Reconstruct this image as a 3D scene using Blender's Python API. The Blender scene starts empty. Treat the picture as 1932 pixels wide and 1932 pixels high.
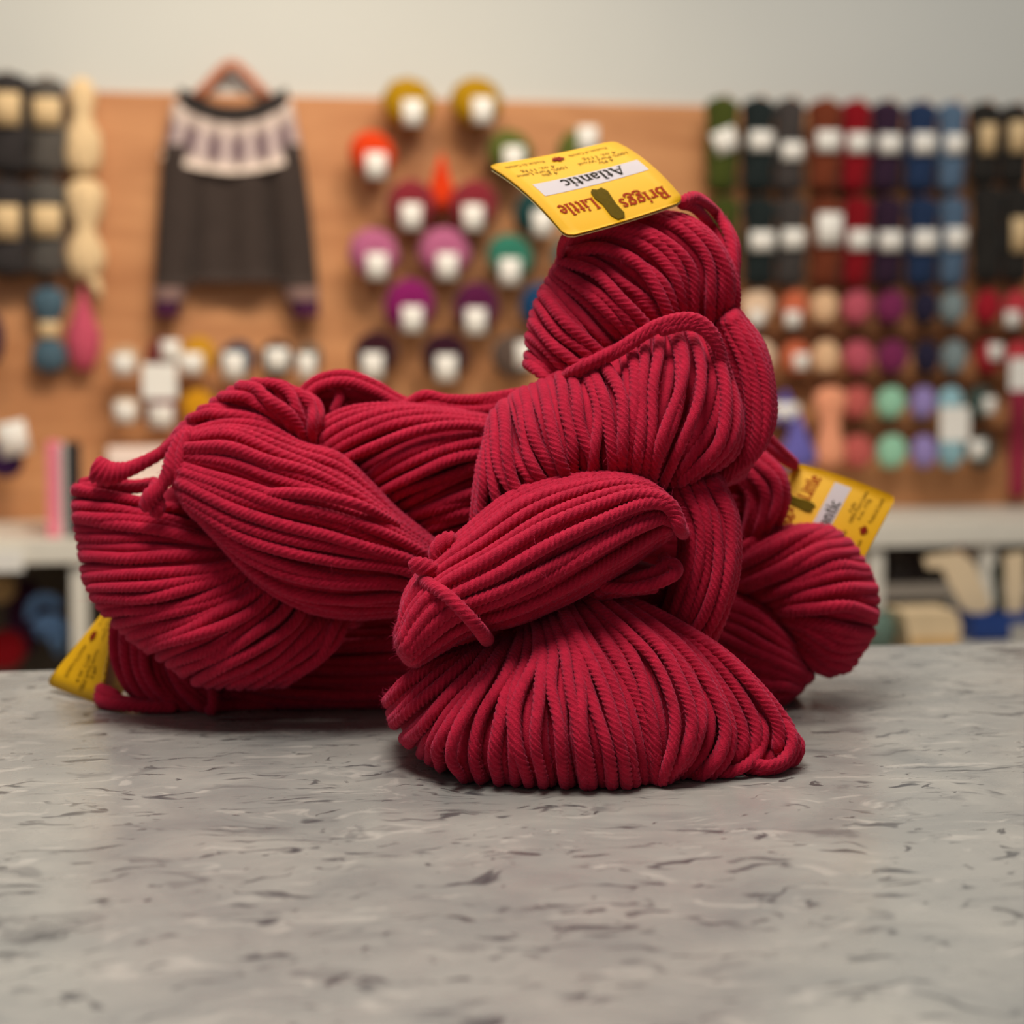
import bpy, bmesh, math, random
import numpy as np
from mathutils import Vector, Matrix

scn = bpy.context.scene
COL = scn.collection

# ------------------------------------------------------------------ camera, world, lights, exposure
IMG = 1932.0
LENS, SENSOR = 50.0, 24.0
F = IMG * LENS / SENSOR                 # focal length in pixels (4025)
YAW, PITCH = math.radians(11.5), math.atan((966 - 650) / F)
FWD = np.array([math.sin(YAW) * math.cos(PITCH), math.cos(YAW) * math.cos(PITCH), -math.sin(PITCH)])
RGT = np.array([math.cos(YAW), -math.sin(YAW), 0.0])
UPV = np.cross(RGT, FWD)
CAM_H = 0.83 * (math.sin(PITCH) + (1490 - 966) / F * math.cos(PITCH))
CAM = np.array([0.0, 0.0, CAM_H])

cd = bpy.data.cameras.new('camera')
cd.lens, cd.sensor_width, cd.sensor_height, cd.sensor_fit = LENS, SENSOR, SENSOR, 'HORIZONTAL'
cd.clip_start, cd.clip_end = 0.02, 60
cd.dof.use_dof = True
cd.dof.focus_distance = 0.842
cd.dof.aperture_fstop = 5.8
cam = bpy.data.objects.new('camera', cd)
COL.objects.link(cam)
cam.matrix_world = Matrix(((RGT[0], UPV[0], -FWD[0], CAM[0]), (RGT[1], UPV[1], -FWD[1], CAM[1]),
                           (RGT[2], UPV[2], -FWD[2], CAM[2]), (0, 0, 0, 1)))
scn.camera = cam

world = bpy.data.worlds.new('world')
scn.world = world
world.use_nodes = True
world.node_tree.nodes['Background'].inputs[0].default_value = (0.93, 0.97, 1.0, 1)
world.node_tree.nodes['Background'].inputs[1].default_value = 0.12

def area_light(name, loc, aim, size, power, color, sy=None):
    l = bpy.data.lights.new(name, 'AREA')
    l.shape = 'RECTANGLE'
    l.size, l.size_y, l.energy, l.color = size, sy or size, power, color
    o = bpy.data.objects.new(name, l)
    COL.objects.link(o)
    o.location = loc
    o.rotation_euler = (Vector(aim) - Vector(loc)).to_track_quat('-Z', 'Y').to_euler()
    return o

def spot_light(name, loc, aim, power, color, angle=70, blend=0.9, rad=0.06):
    l = bpy.data.lights.new(name, 'SPOT')
    l.energy, l.color, l.spot_size, l.spot_blend, l.shadow_soft_size = power, color, math.radians(angle), blend, rad
    o = bpy.data.objects.new(name, l)
    COL.objects.link(o)
    o.location = loc
    o.rotation_euler = (Vector(aim) - Vector(loc)).to_track_quat('-Z', 'Y').to_euler()
    return o

area_light('assumed_overhead_light_counter', (-0.04, 0.58, 1.25), (0.12, 0.86, 0.08), 0.5, 17.5, (1.0, 0.965, 0.93), 0.5)  # unseen lamp added over the counter; overhead source assumed from the top-lit wool
area_light('assumed_ceiling_light_counter', (-0.3, 1.25, 1.7), (0.1, 0.95, 0), 0.8, 5, (1.0, 0.95, 0.95), 0.6)  # unseen ceiling source, assumed, added to light the skein tops from behind
area_light('assumed_front_fill_light', (-1.6, -1.6, 1.1), (0.2, 0.95, 0.05), 1.8, 4, (0.93, 0.97, 1.0), 1.4)  # added soft front-left fill, source unseen; a window there is only assumed
spot_light('assumed_spot_sweater', (0.35, 2.9, 1.6), (0.35, 4.2, 0.15), 48, (1.0, 0.83, 0.62), 80)  # unseen spot, assumed from the warm glow on the wall around the sweater
spot_light('assumed_spot_middle', (0.95, 2.8, 1.6), (0.9, 4.2, 0.0), 23, (1.0, 0.80, 0.58), 78)  # assumed spot out of view, washes the middle of the board
spot_light('assumed_spot_left', (-0.3, 2.8, 1.6), (-0.15, 4.2, 0.05), 27, (1.0, 0.83, 0.64), 78)  # assumed spot out of view, warms the left part of the board
spot_light('assumed_spot_right', (1.75, 2.7, 1.6), (1.75, 4.2, 0.0), 12, (1.0, 0.86, 0.70), 78)  # weaker assumed spot, also unseen, for the dimmer right side
area_light('shelf_fill_light', (1.0, 1.9, 2.3), (0.9, 3.5, -0.3), 1.4, 52, (1.0, 0.95, 0.87), 0.8)  # added fill lamp, brightens the white shelf front and the cards

scn.view_settings.view_transform = 'Standard'
scn.view_settings.look = 'None'
scn.view_settings.gamma = 1.0
scn.view_settings.use_curve_mapping = False
scn.view_settings.exposure = 0.0
scn.cycles.use_denoising = True

# ------------------------------------------------------------------ projection helpers (photo pixels to points in the room)
def ray(px, py):
    return FWD + (px - 966) / F * RGT - (py - 966) / F * UPV

def at(px, py, z):
    return CAM + z * ray(px, py)

def at_arr(P):                              # P[..., (px, py, depth)]
    P = np.asarray(P, float)
    d = FWD + ((P[..., 0:1] - 966) / F) * RGT - ((P[..., 1:2] - 966) / F) * UPV
    return CAM + P[..., 2:3] * d

def on_y(px, py, y):                        # on the vertical plane at depth y (parallel to the shop wall)
    d = ray(px, py)
    return CAM + d * (y / d[1])

def on_h(px, py, h):                        # on the horizontal plane at height h
    d = ray(px, py)
    return CAM + d * ((h - CAM_H) / d[2])

YW = 4.2                                    # the back wall
def mpp(px, py, y):                         # metres per photo pixel there
    return (y / ray(px, py)[1]) / F

# ------------------------------------------------------------------ materials
def lin(c):
    return tuple(((v / 255) / 12.92 if v / 255 <= 0.04045 else ((v / 255 + 0.055) / 1.055) ** 2.4) for v in c)

MATS = {}
def new_mat(name):
    m = bpy.data.materials.new(name)
    m.use_nodes = True
    nt = m.node_tree
    return m, nt, nt.nodes['Principled BSDF']

def setc(b, name, v):
    if name in b.inputs:
        b.inputs[name].default_value = v

def plain(name, rgb, rough=0.6, noise=0.12, scale=40.0, spec=0.4):
    if name in MATS:
        return MATS[name]
    m, nt, b = new_mat(name)
    c = lin(rgb)
    n = nt.nodes.new('ShaderNodeTexNoise')
    n.inputs['Scale'].default_value = scale
    n.inputs['Detail'].default_value = 4
    tc = nt.nodes.new('ShaderNodeTexCoord')
    nt.links.new(tc.outputs['Object'], n.inputs['Vector'])
    r = nt.nodes.new('ShaderNodeValToRGB')
    r.color_ramp.elements[0].position, r.color_ramp.elements[1].position = 0.3, 0.7
    r.color_ramp.elements[0].color = tuple(v * (1 - noise) for v in c) + (1,)
    r.color_ramp.elements[1].color = tuple(min(1, v * (1 + noise)) for v in c) + (1,)
    nt.links.new(n.outputs['Fac'], r.inputs['Fac'])
    nt.links.new(r.outputs['Color'], b.inputs['Base Color'])
    b.inputs['Roughness'].default_value = rough
    setc(b, 'Specular IOR Level', spec)
    MATS[name] = m
    return m

def wool(name, rgb, sheen=0.35, tint=None, scale=260.0, noise=0.22, bump=0.0):
    if name in MATS:
        return MATS[name]
    m, nt, b = new_mat(name)
    c = lin(rgb)
    tc = nt.nodes.new('ShaderNodeTexCoord')
    n = nt.nodes.new('ShaderNodeTexNoise')
    n.inputs['Scale'].default_value = scale
    n.inputs['Detail'].default_value = 5
    n.inputs['Roughness'].default_value = 0.7
    nt.links.new(tc.outputs['Object'], n.inputs['Vector'])
    r = nt.nodes.new('ShaderNodeValToRGB')
    r.color_ramp.elements[0].position, r.color_ramp.elements[1].position = 0.3, 0.72
    r.color_ramp.elements[0].color = tuple(v * (1 - noise) for v in c) + (1,)
    r.color_ramp.elements[1].color = tuple(min(1, v * (1 + noise)) for v in c) + (1,)
    nt.links.new(n.outputs['Fac'], r.inputs['Fac'])
    nt.links.new(r.outputs['Color'], b.inputs['Base Color'])
    b.inputs['Roughness'].default_value = 0.85
    setc(b, 'Specular IOR Level', 0.15)
    setc(b, 'Sheen Weight', sheen)
    setc(b, 'Sheen Roughness', 0.45)
    t = tint or tuple(min(1, v * 0.6 + 0.3) for v in c)
    setc(b, 'Sheen Tint', tuple(t) + (1,))
    if bump:
        bp = nt.nodes.new('ShaderNodeBump')
        bp.inputs['Strength'].default_value = bump
        bp.inputs['Distance'].default_value = 0.0006
        n2 = nt.nodes.new('ShaderNodeTexNoise')
        n2.inputs['Scale'].default_value = 1900
        n2.inputs['Detail'].default_value = 3
        nt.links.new(tc.outputs['Object'], n2.inputs['Vector'])
        nt.links.new(n2.outputs['Fac'], bp.inputs['Height'])
        nt.links.new(bp.outputs['Normal'], b.inputs['Normal'])
    MATS[name] = m
    return m

M_YARN = wool('maroon_wool', (176, 22, 50), sheen=0.32, tint=(0.95, 0.25, 0.42), bump=0.7)
M_FUZZ = wool('maroon_fuzz', (205, 50, 82), sheen=0.5, tint=(0.95, 0.3, 0.5))
M_YELLOW = plain('yellow_card', (213, 158, 8), rough=0.55, noise=0.03, spec=0.2)
M_CARDBACK = plain('card_edge', (232, 214, 150), rough=0.6, noise=0.03)
M_STRIP = plain('lilac_white_print', (184, 172, 170), rough=0.6, noise=0.02, spec=0.15)
M_INK = plain('black_ink', (40, 34, 24), rough=0.7, noise=0.0, spec=0.08)
M_SMALLINK = plain('brown_ink', (104, 74, 12), rough=0.7, noise=0.0, spec=0.08)
M_REDINK = plain('russet_ink', (142, 44, 4), rough=0.7, noise=0.0, spec=0.08)
M_LEAF = plain('maroon_ink', (120, 26, 8), rough=0.7, noise=0.0, spec=0.08)
M_OLIVE = plain('olive_ink', (84, 66, 6), rough=0.75, noise=0.1, scale=900, spec=0.05)
M_WHITE = plain('white_paper', (238, 234, 226), rough=0.6, noise=0.03)
M_SHELF = plain('white_melamine', (226, 220, 206), rough=0.45, noise=0.03)
M_TAN = plain('kraft_label', (214, 184, 138), rough=0.6, noise=0.05)
M_WOOD = plain('peg_wood', (170, 112, 66), rough=0.5, noise=0.15, scale=60)

def counter_material():
    m, nt, b = new_mat('flecked_grey_linoleum')
    N, L = nt.nodes, nt.links
    tc = N.new('ShaderNodeTexCoord')
    def noise(scale, detail=4, rough=0.55, dist=0.0, vec=None, off=(0, 0, 0), sc=(1, 1, 1), rot=0.0):
        mp = N.new('ShaderNodeMapping')
        mp.inputs['Location'].default_value = off
        mp.inputs['Scale'].default_value = sc
        mp.inputs['Rotation'].default_value = (0, 0, rot)
        L.new(vec or tc.outputs['Object'], mp.inputs['Vector'])
        n = N.new('ShaderNodeTexNoise')
        n.inputs['Scale'].default_value = scale
        n.inputs['Detail'].default_value = detail
        n.inputs['Roughness'].default_value = rough
        n.inputs['Distortion'].default_value = dist
        L.new(mp.outputs['Vector'], n.inputs['Vector'])
        return n
    def ramp(src, stops):
        r = N.new('ShaderNodeValToRGB')
        while len(r.color_ramp.elements) < len(stops):
            r.color_ramp.elements.new(0.5)
        for e, (p, v) in zip(r.color_ramp.elements, stops):
            e.position = p
            e.color = (v, v, v, 1)
        L.new(src, r.inputs['Fac'])
        return r
    def mix(fac, a, c2):
        mx = N.new('ShaderNodeMix')
        mx.data_type = 'RGBA'
        L.new(fac, mx.inputs[0])
        if isinstance(a, tuple): mx.inputs[6].default_value = a
        else: L.new(a, mx.inputs[6])
        if isinstance(c2, tuple): mx.inputs[7].default_value = c2
        else: L.new(c2, mx.inputs[7])
        return mx.outputs[2]
    base = ramp(noise(16, 5, 0.6, 0.6).outputs['Fac'], [(0.32, 0.0), (0.68, 1.0)])
    col = mix(base.outputs['Color'], lin((132, 130, 124)) + (1,), lin((159, 154, 144)) + (1,))
    # warped coordinates give the curled flecks
    w = noise(17, 3, 0.5, 0.0)
    vm = N.new('ShaderNodeVectorMath'); vm.operation = 'MULTIPLY_ADD'
    L.new(w.outputs['Color'], vm.inputs[0])
    vm.inputs[1].default_value = (0.06, 0.06, 0.0)
    L.new(tc.outputs['Object'], vm.inputs[2])
    wc = vm.outputs['Vector']
    f1 = ramp(noise(27, 3.5, 0.55, 0.8, wc, (0, 0, 0), (0.8, 1.7, 1), 0.35).outputs['Fac'], [(0.60, 0), (0.66, 0.6), (0.72, 0.9)])
    f2 = ramp(noise(46, 3, 0.5, 1.0, wc, (7, 3, 0), (0.75, 2.0, 1), -0.4).outputs['Fac'], [(0.61, 0), (0.66, 0.7), (0.74, 1)])
    f3 = ramp(noise(40, 3, 0.55, 1.2, wc, (3, 9, 0), (0.7, 1.9, 1), 0.1).outputs['Fac'], [(0.59, 0), (0.66, 0.7), (0.8, 0.9)])
    f4 = ramp(noise(105, 2, 0.5, 1.0, wc, (1, 5, 0), (0.7, 1.6, 1), 0.2).outputs['Fac'], [(0.66, 0), (0.71, 1), (0.8, 1)])
    col = mix(f3.outputs['Color'], col, lin((176, 169, 158)) + (1,))
    col = mix(f1.outputs['Color'], col, lin((108, 105, 101)) + (1,))
    col = mix(f2.outputs['Color'], col, lin((70, 69, 69)) + (1,))
    col = mix(f4.outputs['Color'], col, lin((84, 81, 78)) + (1,))
    L.new(col, b.inputs['Base Color'])
    rr = ramp(noise(40, 4).outputs['Fac'], [(0.3, 0.22), (0.7, 0.34)])
    L.new(rr.outputs['Color'], b.inputs['Roughness'])
    setc(b, 'Specular IOR Level', 0.45)
    bp = N.new('ShaderNodeBump')
    bp.inputs['Strength'].default_value = 0.12
    bp.inputs['Distance'].default_value = 0.0006
    L.new(noise(240, 4, 0.6, 0.5, wc).outputs['Fac'], bp.inputs['Height'])
    L.new(bp.outputs['Normal'], b.inputs['Normal'])
    return m

def board_material():
    m, nt, b = new_mat('plywood')
    N, L = nt.nodes, nt.links
    tc = N.new('ShaderNodeTexCoord')
    mp = N.new('ShaderNodeMapping')
    mp.inputs['Scale'].default_value = (0.8, 1, 5)
    L.new(tc.outputs['Object'], mp.inputs['Vector'])
    n = N.new('ShaderNodeTexNoise')
    n.inputs['Scale'].default_value = 3.2
    n.inputs['Detail'].default_value = 6
    n.inputs['Distortion'].default_value = 1.2
    L.new(mp.outputs['Vector'], n.inputs['Vector'])
    r = N.new('ShaderNodeValToRGB')
    r.color_ramp.elements[0].position, r.color_ramp.elements[1].position = 0.3, 0.7
    r.color_ramp.elements[0].color = lin((176, 116, 70)) + (1,)
    r.color_ramp.elements[1].color = lin((206, 146, 96)) + (1,)
    L.new(n.outputs['Fac'], r.inputs['Fac'])
    L.new(r.outputs['Color'], b.inputs['Base Color'])
    b.inputs['Roughness'].default_value = 0.6
    return m

M_COUNTER = counter_material()
M_BOARD = board_material()

# ------------------------------------------------------------------ object helpers
def link(name, me, mat=None, parent=None, smooth=False):
    o = bpy.data.objects.new(name, me)
    COL.objects.link(o)
    if mat is not None:
        if len(me.materials) == 0:
            me.materials.append(mat)
        else:
            o.material_slots[0].link = 'OBJECT'
            o.material_slots[0].material = mat
    if smooth and len(me.polygons):
        me.polygons.foreach_set('use_smooth', np.ones(len(me.polygons), bool))
    if parent is not None:
        o.parent = parent
        if any(abs(v) > 0 for v in parent.matrix_basis.translation) or parent.rotation_euler != Vector((0, 0, 0)):
            pass
    return o

def tag(o, label=None, cat=None, group=None, kind=None):
    if label: o['label'] = label
    if cat: o['category'] = cat
    if group: o['group'] = group
    if kind: o['kind'] = kind
    return o

def empty(name, loc, label, cat, group=None, rot=(0, 0, 0)):
    o = bpy.data.objects.new(name, None)
    o.empty_display_size = 0.03
    COL.objects.link(o)
    o.location = loc
    o.rotation_euler = rot
    return tag(o, label, cat, group)

def mesh_np(name, V, Q=None, T=None):
    me = bpy.data.meshes.new(name)
    V = np.asarray(V, np.float32)
    me.vertices.add(len(V))
    me.vertices.foreach_set('co', V.ravel())
    parts, tot = [], []
    if Q is not None and len(Q):
        Q = np.asarray(Q, np.int32); parts.append(Q.ravel()); tot.append(np.full(len(Q), 4, np.int32))
    if T is not None and len(T):
        T = np.asarray(T, np.int32); parts.append(T.ravel()); tot.append(np.full(len(T), 3, np.int32))
    li = np.concatenate(parts); tt = np.concatenate(tot)
    me.loops.add(len(li)); me.loops.foreach_set('vertex_index', li)
    me.polygons.add(len(tt))
    me.polygons.foreach_set('loop_start', np.concatenate([[0], np.cumsum(tt)[:-1]]).astype(np.int32))
    me.polygons.foreach_set('loop_total', tt)
    me.update(calc_edges=True)
    return me

class MB:
    """collects simple shapes into one mesh"""
    def __init__(self):
        self.bm = bmesh.new()
    def box(self, lo, hi, bevel=0.0):
        lo, hi = np.minimum(lo, hi), np.maximum(lo, hi)
        r = bmesh.ops.create_cube(self.bm, size=1)
        vs = r['verts']
        for v in vs:
            v.co = Vector([lo[i] + (v.co[i] + 0.5) * (hi[i] - lo[i]) for i in range(3)])
        if bevel:
            es = list({e for v in vs for e in v.link_edges})
            bmesh.ops.bevel(self.bm, geom=es, offset=bevel, segments=2, affect='EDGES')
        return self
    def prism(self, pts, y0, y1, bevel=0.0):
        """outline pts (x, z) extruded from y0 to y1"""
        a = [self.bm.verts.new((p[0], y0, p[1])) for p in pts]
        c = [self.bm.verts.new((p[0], y1, p[1])) for p in pts]
        n = len(pts)
        self.bm.faces.new(a); self.bm.faces.new(c[::-1])
        for i in range(n):
            self.bm.faces.new((a[(i + 1) % n], a[i], c[i], c[(i + 1) % n]))
        bmesh.ops.recalc_face_normals(self.bm, faces=self.bm.faces[:])
        return self
    def tube(self, pts, rad, n=8, cap=True):
        pts = [Vector(p) for p in pts]
        rads = rad if isinstance(rad, (list, tuple)) else [rad] * len(pts)
        rings = []
        up = Vector((0.13, 0.21, 0.97))
        for i, p in enumerate(pts):
            t = (pts[min(i + 1, len(pts) - 1)] - pts[max(i - 1, 0)]).normalized()
            a = t.cross(up)
            if a.length < 1e-3: a = t.cross(Vector((1, 0, 0)))
            a.normalize(); c = t.cross(a)
            rings.append([self.bm.verts.new(p + (a * math.cos(k * 2 * math.pi / n) + c * math.sin(k * 2 * math.pi / n)) * rads[i]) for k in range(n)])
        for r0, r1 in zip(rings, rings[1:]):
            for k in range(n):
                self.bm.faces.new((r0[k], r0[(k + 1) % n], r1[(k + 1) % n], r1[k]))
        if cap:
            self.bm.faces.new(rings[0][::-1]); self.bm.faces.new(rings[-1])
        return self
    def lathe(self, prof, n=20, center=(0, 0, 0)):
        rings = []
        for (r, z) in prof:
            rings.append([self.bm.verts.new((center[0] + r * math.cos(k * 2 * math.pi / n), center[1] + r * math.sin(k * 2 * math.pi / n), center[2] + z)) for k in range(n)])
        for r0, r1 in zip(rings, rings[1:]):
            for k in range(n):
                self.bm.faces.new((r0[k], r0[(k + 1) % n], r1[(k + 1) % n], r1[k]))
        self.bm.faces.new(rings[0][::-1]); self.bm.faces.new(rings[-1])
        return self
    def mesh(self, name='mesh', smooth=False):
        me = bpy.data.meshes.new(name)
        self.bm.to_mesh(me); self.bm.free()
        if smooth:
            for p in me.polygons: p.use_smooth = True
        return me
    def build(self, name, mat, parent=None, smooth=False):
        return link(name, self.mesh(name, smooth), mat, parent)

# ------------------------------------------------------------------ room shell
o = MB().box((-4, YW, -0.93), (7, YW + 0.1, 3.2)).build('wall_back', plain('painted_wall', (200, 201, 196), 0.8, 0.015, 3)); tag(o, kind='structure')
o = MB().box((-4, -3, -0.98), (7, YW + 0.1, -0.93)).build('floor', plain('floor_boards', (120, 96, 74), 0.5, 0.2, 4)); tag(o, kind='structure')

# ------------------------------------------------------------------ counter
YC = 1.150
ct = MB().box((-2.2, -0.3, -0.04), (2.6, YC, 0.0), 0.002).build('countertop', M_COUNTER)
tag(ct, 'grey flecked linoleum countertop under the maroon skeins', 'countertop')
MB().box((-2.1, -0.2, -0.93), (2.5, YC - 0.06, -0.04)).build('base', M_SHELF, ct)
MB().box((-2.2, YC, -0.04), (2.6, YC + 0.004, -0.0005), 0.001).build('edge_band', plain('edge_band', (150, 146, 138), 0.5, 0.05), ct)

# ------------------------------------------------------------------ yarn engine
rng = np.random.default_rng(7)
RY = 0.0025

def catmull(P, t):
    """P (n,d) control rows, t in [0, n-1] -> (len(t), d)"""
    P = np.asarray(P, float); n = len(P)
    Pe = np.vstack([2 * P[0] - P[1], P, 2 * P[-1] - P[-2]])
    i = np.clip(np.floor(t).astype(int), 0, n - 2); f = (t - i)[:, None]
    a, b, c, d = Pe[i], Pe[i + 1], Pe[i + 2], Pe[i + 3]
    return 0.5 * ((2 * b) + (-a + c) * f + (2 * a - 5 * b + 4 * c - d) * f ** 2 + (-a + 3 * b - 3 * c + d) * f ** 3)

def resample(P, n=None, ds=None):
    P = np.asarray(P, float)
    if len(P) == 2:
        P = np.vstack([P[0], P.mean(0), P[1]])
    t = np.linspace(0, len(P) - 1, max(40, 12 * len(P)))
    Q = catmull(P, t)
    L = np.concatenate([[0], np.cumsum(np.linalg.norm(np.diff(Q, axis=0), axis=1))])
    if n is None:
        n = max(4, int(L[-1] / ds) + 1)
    s = np.linspace(0, L[-1], n)
    return np.stack([np.interp(s, L, Q[:, k]) for k in range(Q.shape[1])], 1)

def frames(C):
    n = len(C)
    T = np.gradient(C, axis=0); T /= np.linalg.norm(T, axis=1)[:, None] + 1e-12
    N = np.zeros_like(C)
    a = np.cross(T[0], FWD)
    if np.linalg.norm(a) < 1e-3: a = np.cross(T[0], RGT)
    a /= np.linalg.norm(a)
    for i in range(n):
        a = a - T[i] * a.dot(T[i]); a /= np.linalg.norm(a) + 1e-12
        N[i] = a
    return T, N, np.cross(T, N)

PITCH_LEN = 0.0132
def sweep(C, R, ply=True, sides=15, taper=(0, 0), fat=None):
    """verts, quads, caps of a plied yarn along centre line C"""
    T, N, B = frames(C)
    n = len(C)
    L = np.concatenate([[0], np.cumsum(np.linalg.norm(np.diff(C, axis=0), axis=1))])
    ang = np.arange(sides) * 2 * math.pi / sides
    if ply:
        base = np.tile([0.79, 1.02, 1.0], 5) if sides == 15 else np.tile([0.82, 1.02], 5)
        tw = -L / PITCH_LEN * 2 * math.pi + rng.uniform(0, 6.28)
        tw = tw + 0.5 * np.sin(L / 0.011 + rng.uniform(0, 6)) + 0.35 * np.sin(L / 0.0047 + rng.uniform(0, 6))
    else:
        base = np.ones(sides); tw = np.zeros(n)
    rad = np.full(n, R) * (1 + 0.05 * np.sin(L / 0.013 + rng.uniform(0, 6)))
    if fat is not None: rad = rad * np.interp(np.linspace(0, 1, n), np.linspace(0, 1, len(fat)), fat)
    el = np.minimum(L, L[-1] - L) / (R * 0.9)
    rad = rad * np.where(el < 1, np.sqrt(np.maximum(0.04, 1 - (1 - el) ** 2)), 1)
    A = ang[None, :] + tw[:, None]
    r = base[None, :] * rad[:, None]
    V = C[:, None, :] + r[..., None] * (np.cos(A)[..., None] * N[:, None, :] + np.sin(A)[..., None] * B[:, None, :])
    V = V.reshape(-1, 3)
    i = np.arange(n - 1)[:, None] * sides; k = np.arange(sides)[None, :]; k2 = (k + 1) % sides
    Q = np.stack([i + k, i + k2, i + sides + k2, i + sides + k], -1).reshape(-1, 4)
    V = np.vstack([V, C[0] - T[0] * R * 0.05, C[-1] + T[-1] * R * 0.05])
    c0, c1 = n * sides, n * sides + 1
    kk = np.arange(sides); kk2 = (kk + 1) % sides
    T1 = np.stack([np.full(sides, c0), kk2, kk], -1)
    T2 = np.stack([np.full(sides, c1), (n - 1) * sides + kk, (n - 1) * sides + kk2], -1)
    return V, Q, np.vstack([T1, T2]), (T, N, B)

FUZZ = []                                    # hair polylines collected per skein
def add_fuzz(C, fr, R, per_m=900):
    per_m *= 1.7
    T, N, B = fr
    L = np.sum(np.linalg.norm(np.diff(C, axis=0), axis=1))
    m = int(L * per_m)
    if m < 1: return
    i = rng.integers(0, len(C), m); a = rng.uniform(0, 2 * math.pi, m)
    nrm = np.cos(a)[:, None] * N[i] + np.sin(a)[:, None] * B[i]
    tan = T[i] * rng.choice([-1, 1], m)[:, None]
    side = np.cross(nrm, tan)
    ln = rng.gamma(2.0, 0.00062, m)[:, None] + 0.0005
    d = nrm * rng.uniform(0.3, 1.0, m)[:, None] + tan * rng.uniform(0.2, 1.2, m)[:, None] + side * rng.uniform(-0.8, 0.8, m)[:, None]
    d /= np.linalg.norm(d, axis=1)[:, None]
    bend = (side * rng.uniform(-1, 1, m)[:, None] - nrm * rng.uniform(-0.2, 0.7, m)[:, None])
    p0 = C[i] + nrm * R * 0.9
    FUZZ.append(np.stack([p0 + d * ln * t + bend * ln * 0.6 * t * t for t in (0, 0.33, 0.66, 1.0)], 1))

def flush_fuzz(parent):
    global FUZZ
    if not FUZZ: return
    P = np.concatenate(FUZZ); FUZZ = []
    hc = bpy.data.hair_curves.new('fuzz')
    hc.add_curves([4] * len(P))
    hc.attributes['position'].data.foreach_set('vector', P.astype(np.float32).ravel()) if 'position' in hc.attributes else hc.points.foreach_set('position', P.astype(np.float32).ravel())
    ra = hc.attributes.new('radius', 'FLOAT', 'POINT')
    ra.data.foreach_set('value', np.tile(np.array([3.2e-5, 3.0e-5, 2.5e-5, 1.2e-5], np.float32), len(P)))
    hc.materials.append(M_FUZZ)
    o = bpy.data.objects.new('fuzz', hc)
    COL.objects.link(o)
    o.parent = parent
    tag(o, kind='stuff')

def table_clamp(P, r):
    P = P.copy()
    P[..., 2] = np.maximum(P[..., 2], r)
    return P

def strand(ctrl, parent, R=RY, name='yarn_strand', px=True, ds=0.0010, fat=None, fuzz=900, z=None):
    """one plied yarn through control points given as (px, py, depth)"""
    C = at_arr(ctrl) if px else np.asarray(ctrl, float)
    C = table_clamp(resample(C, ds=ds), R * 1.1)
    V, Q, T, fr = sweep(C, R, fat=fat)
    add_fuzz(C, fr, R, fuzz)
    return link(name, mesh_np(name, V, Q, T), M_YARN, parent, smooth=True)

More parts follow.
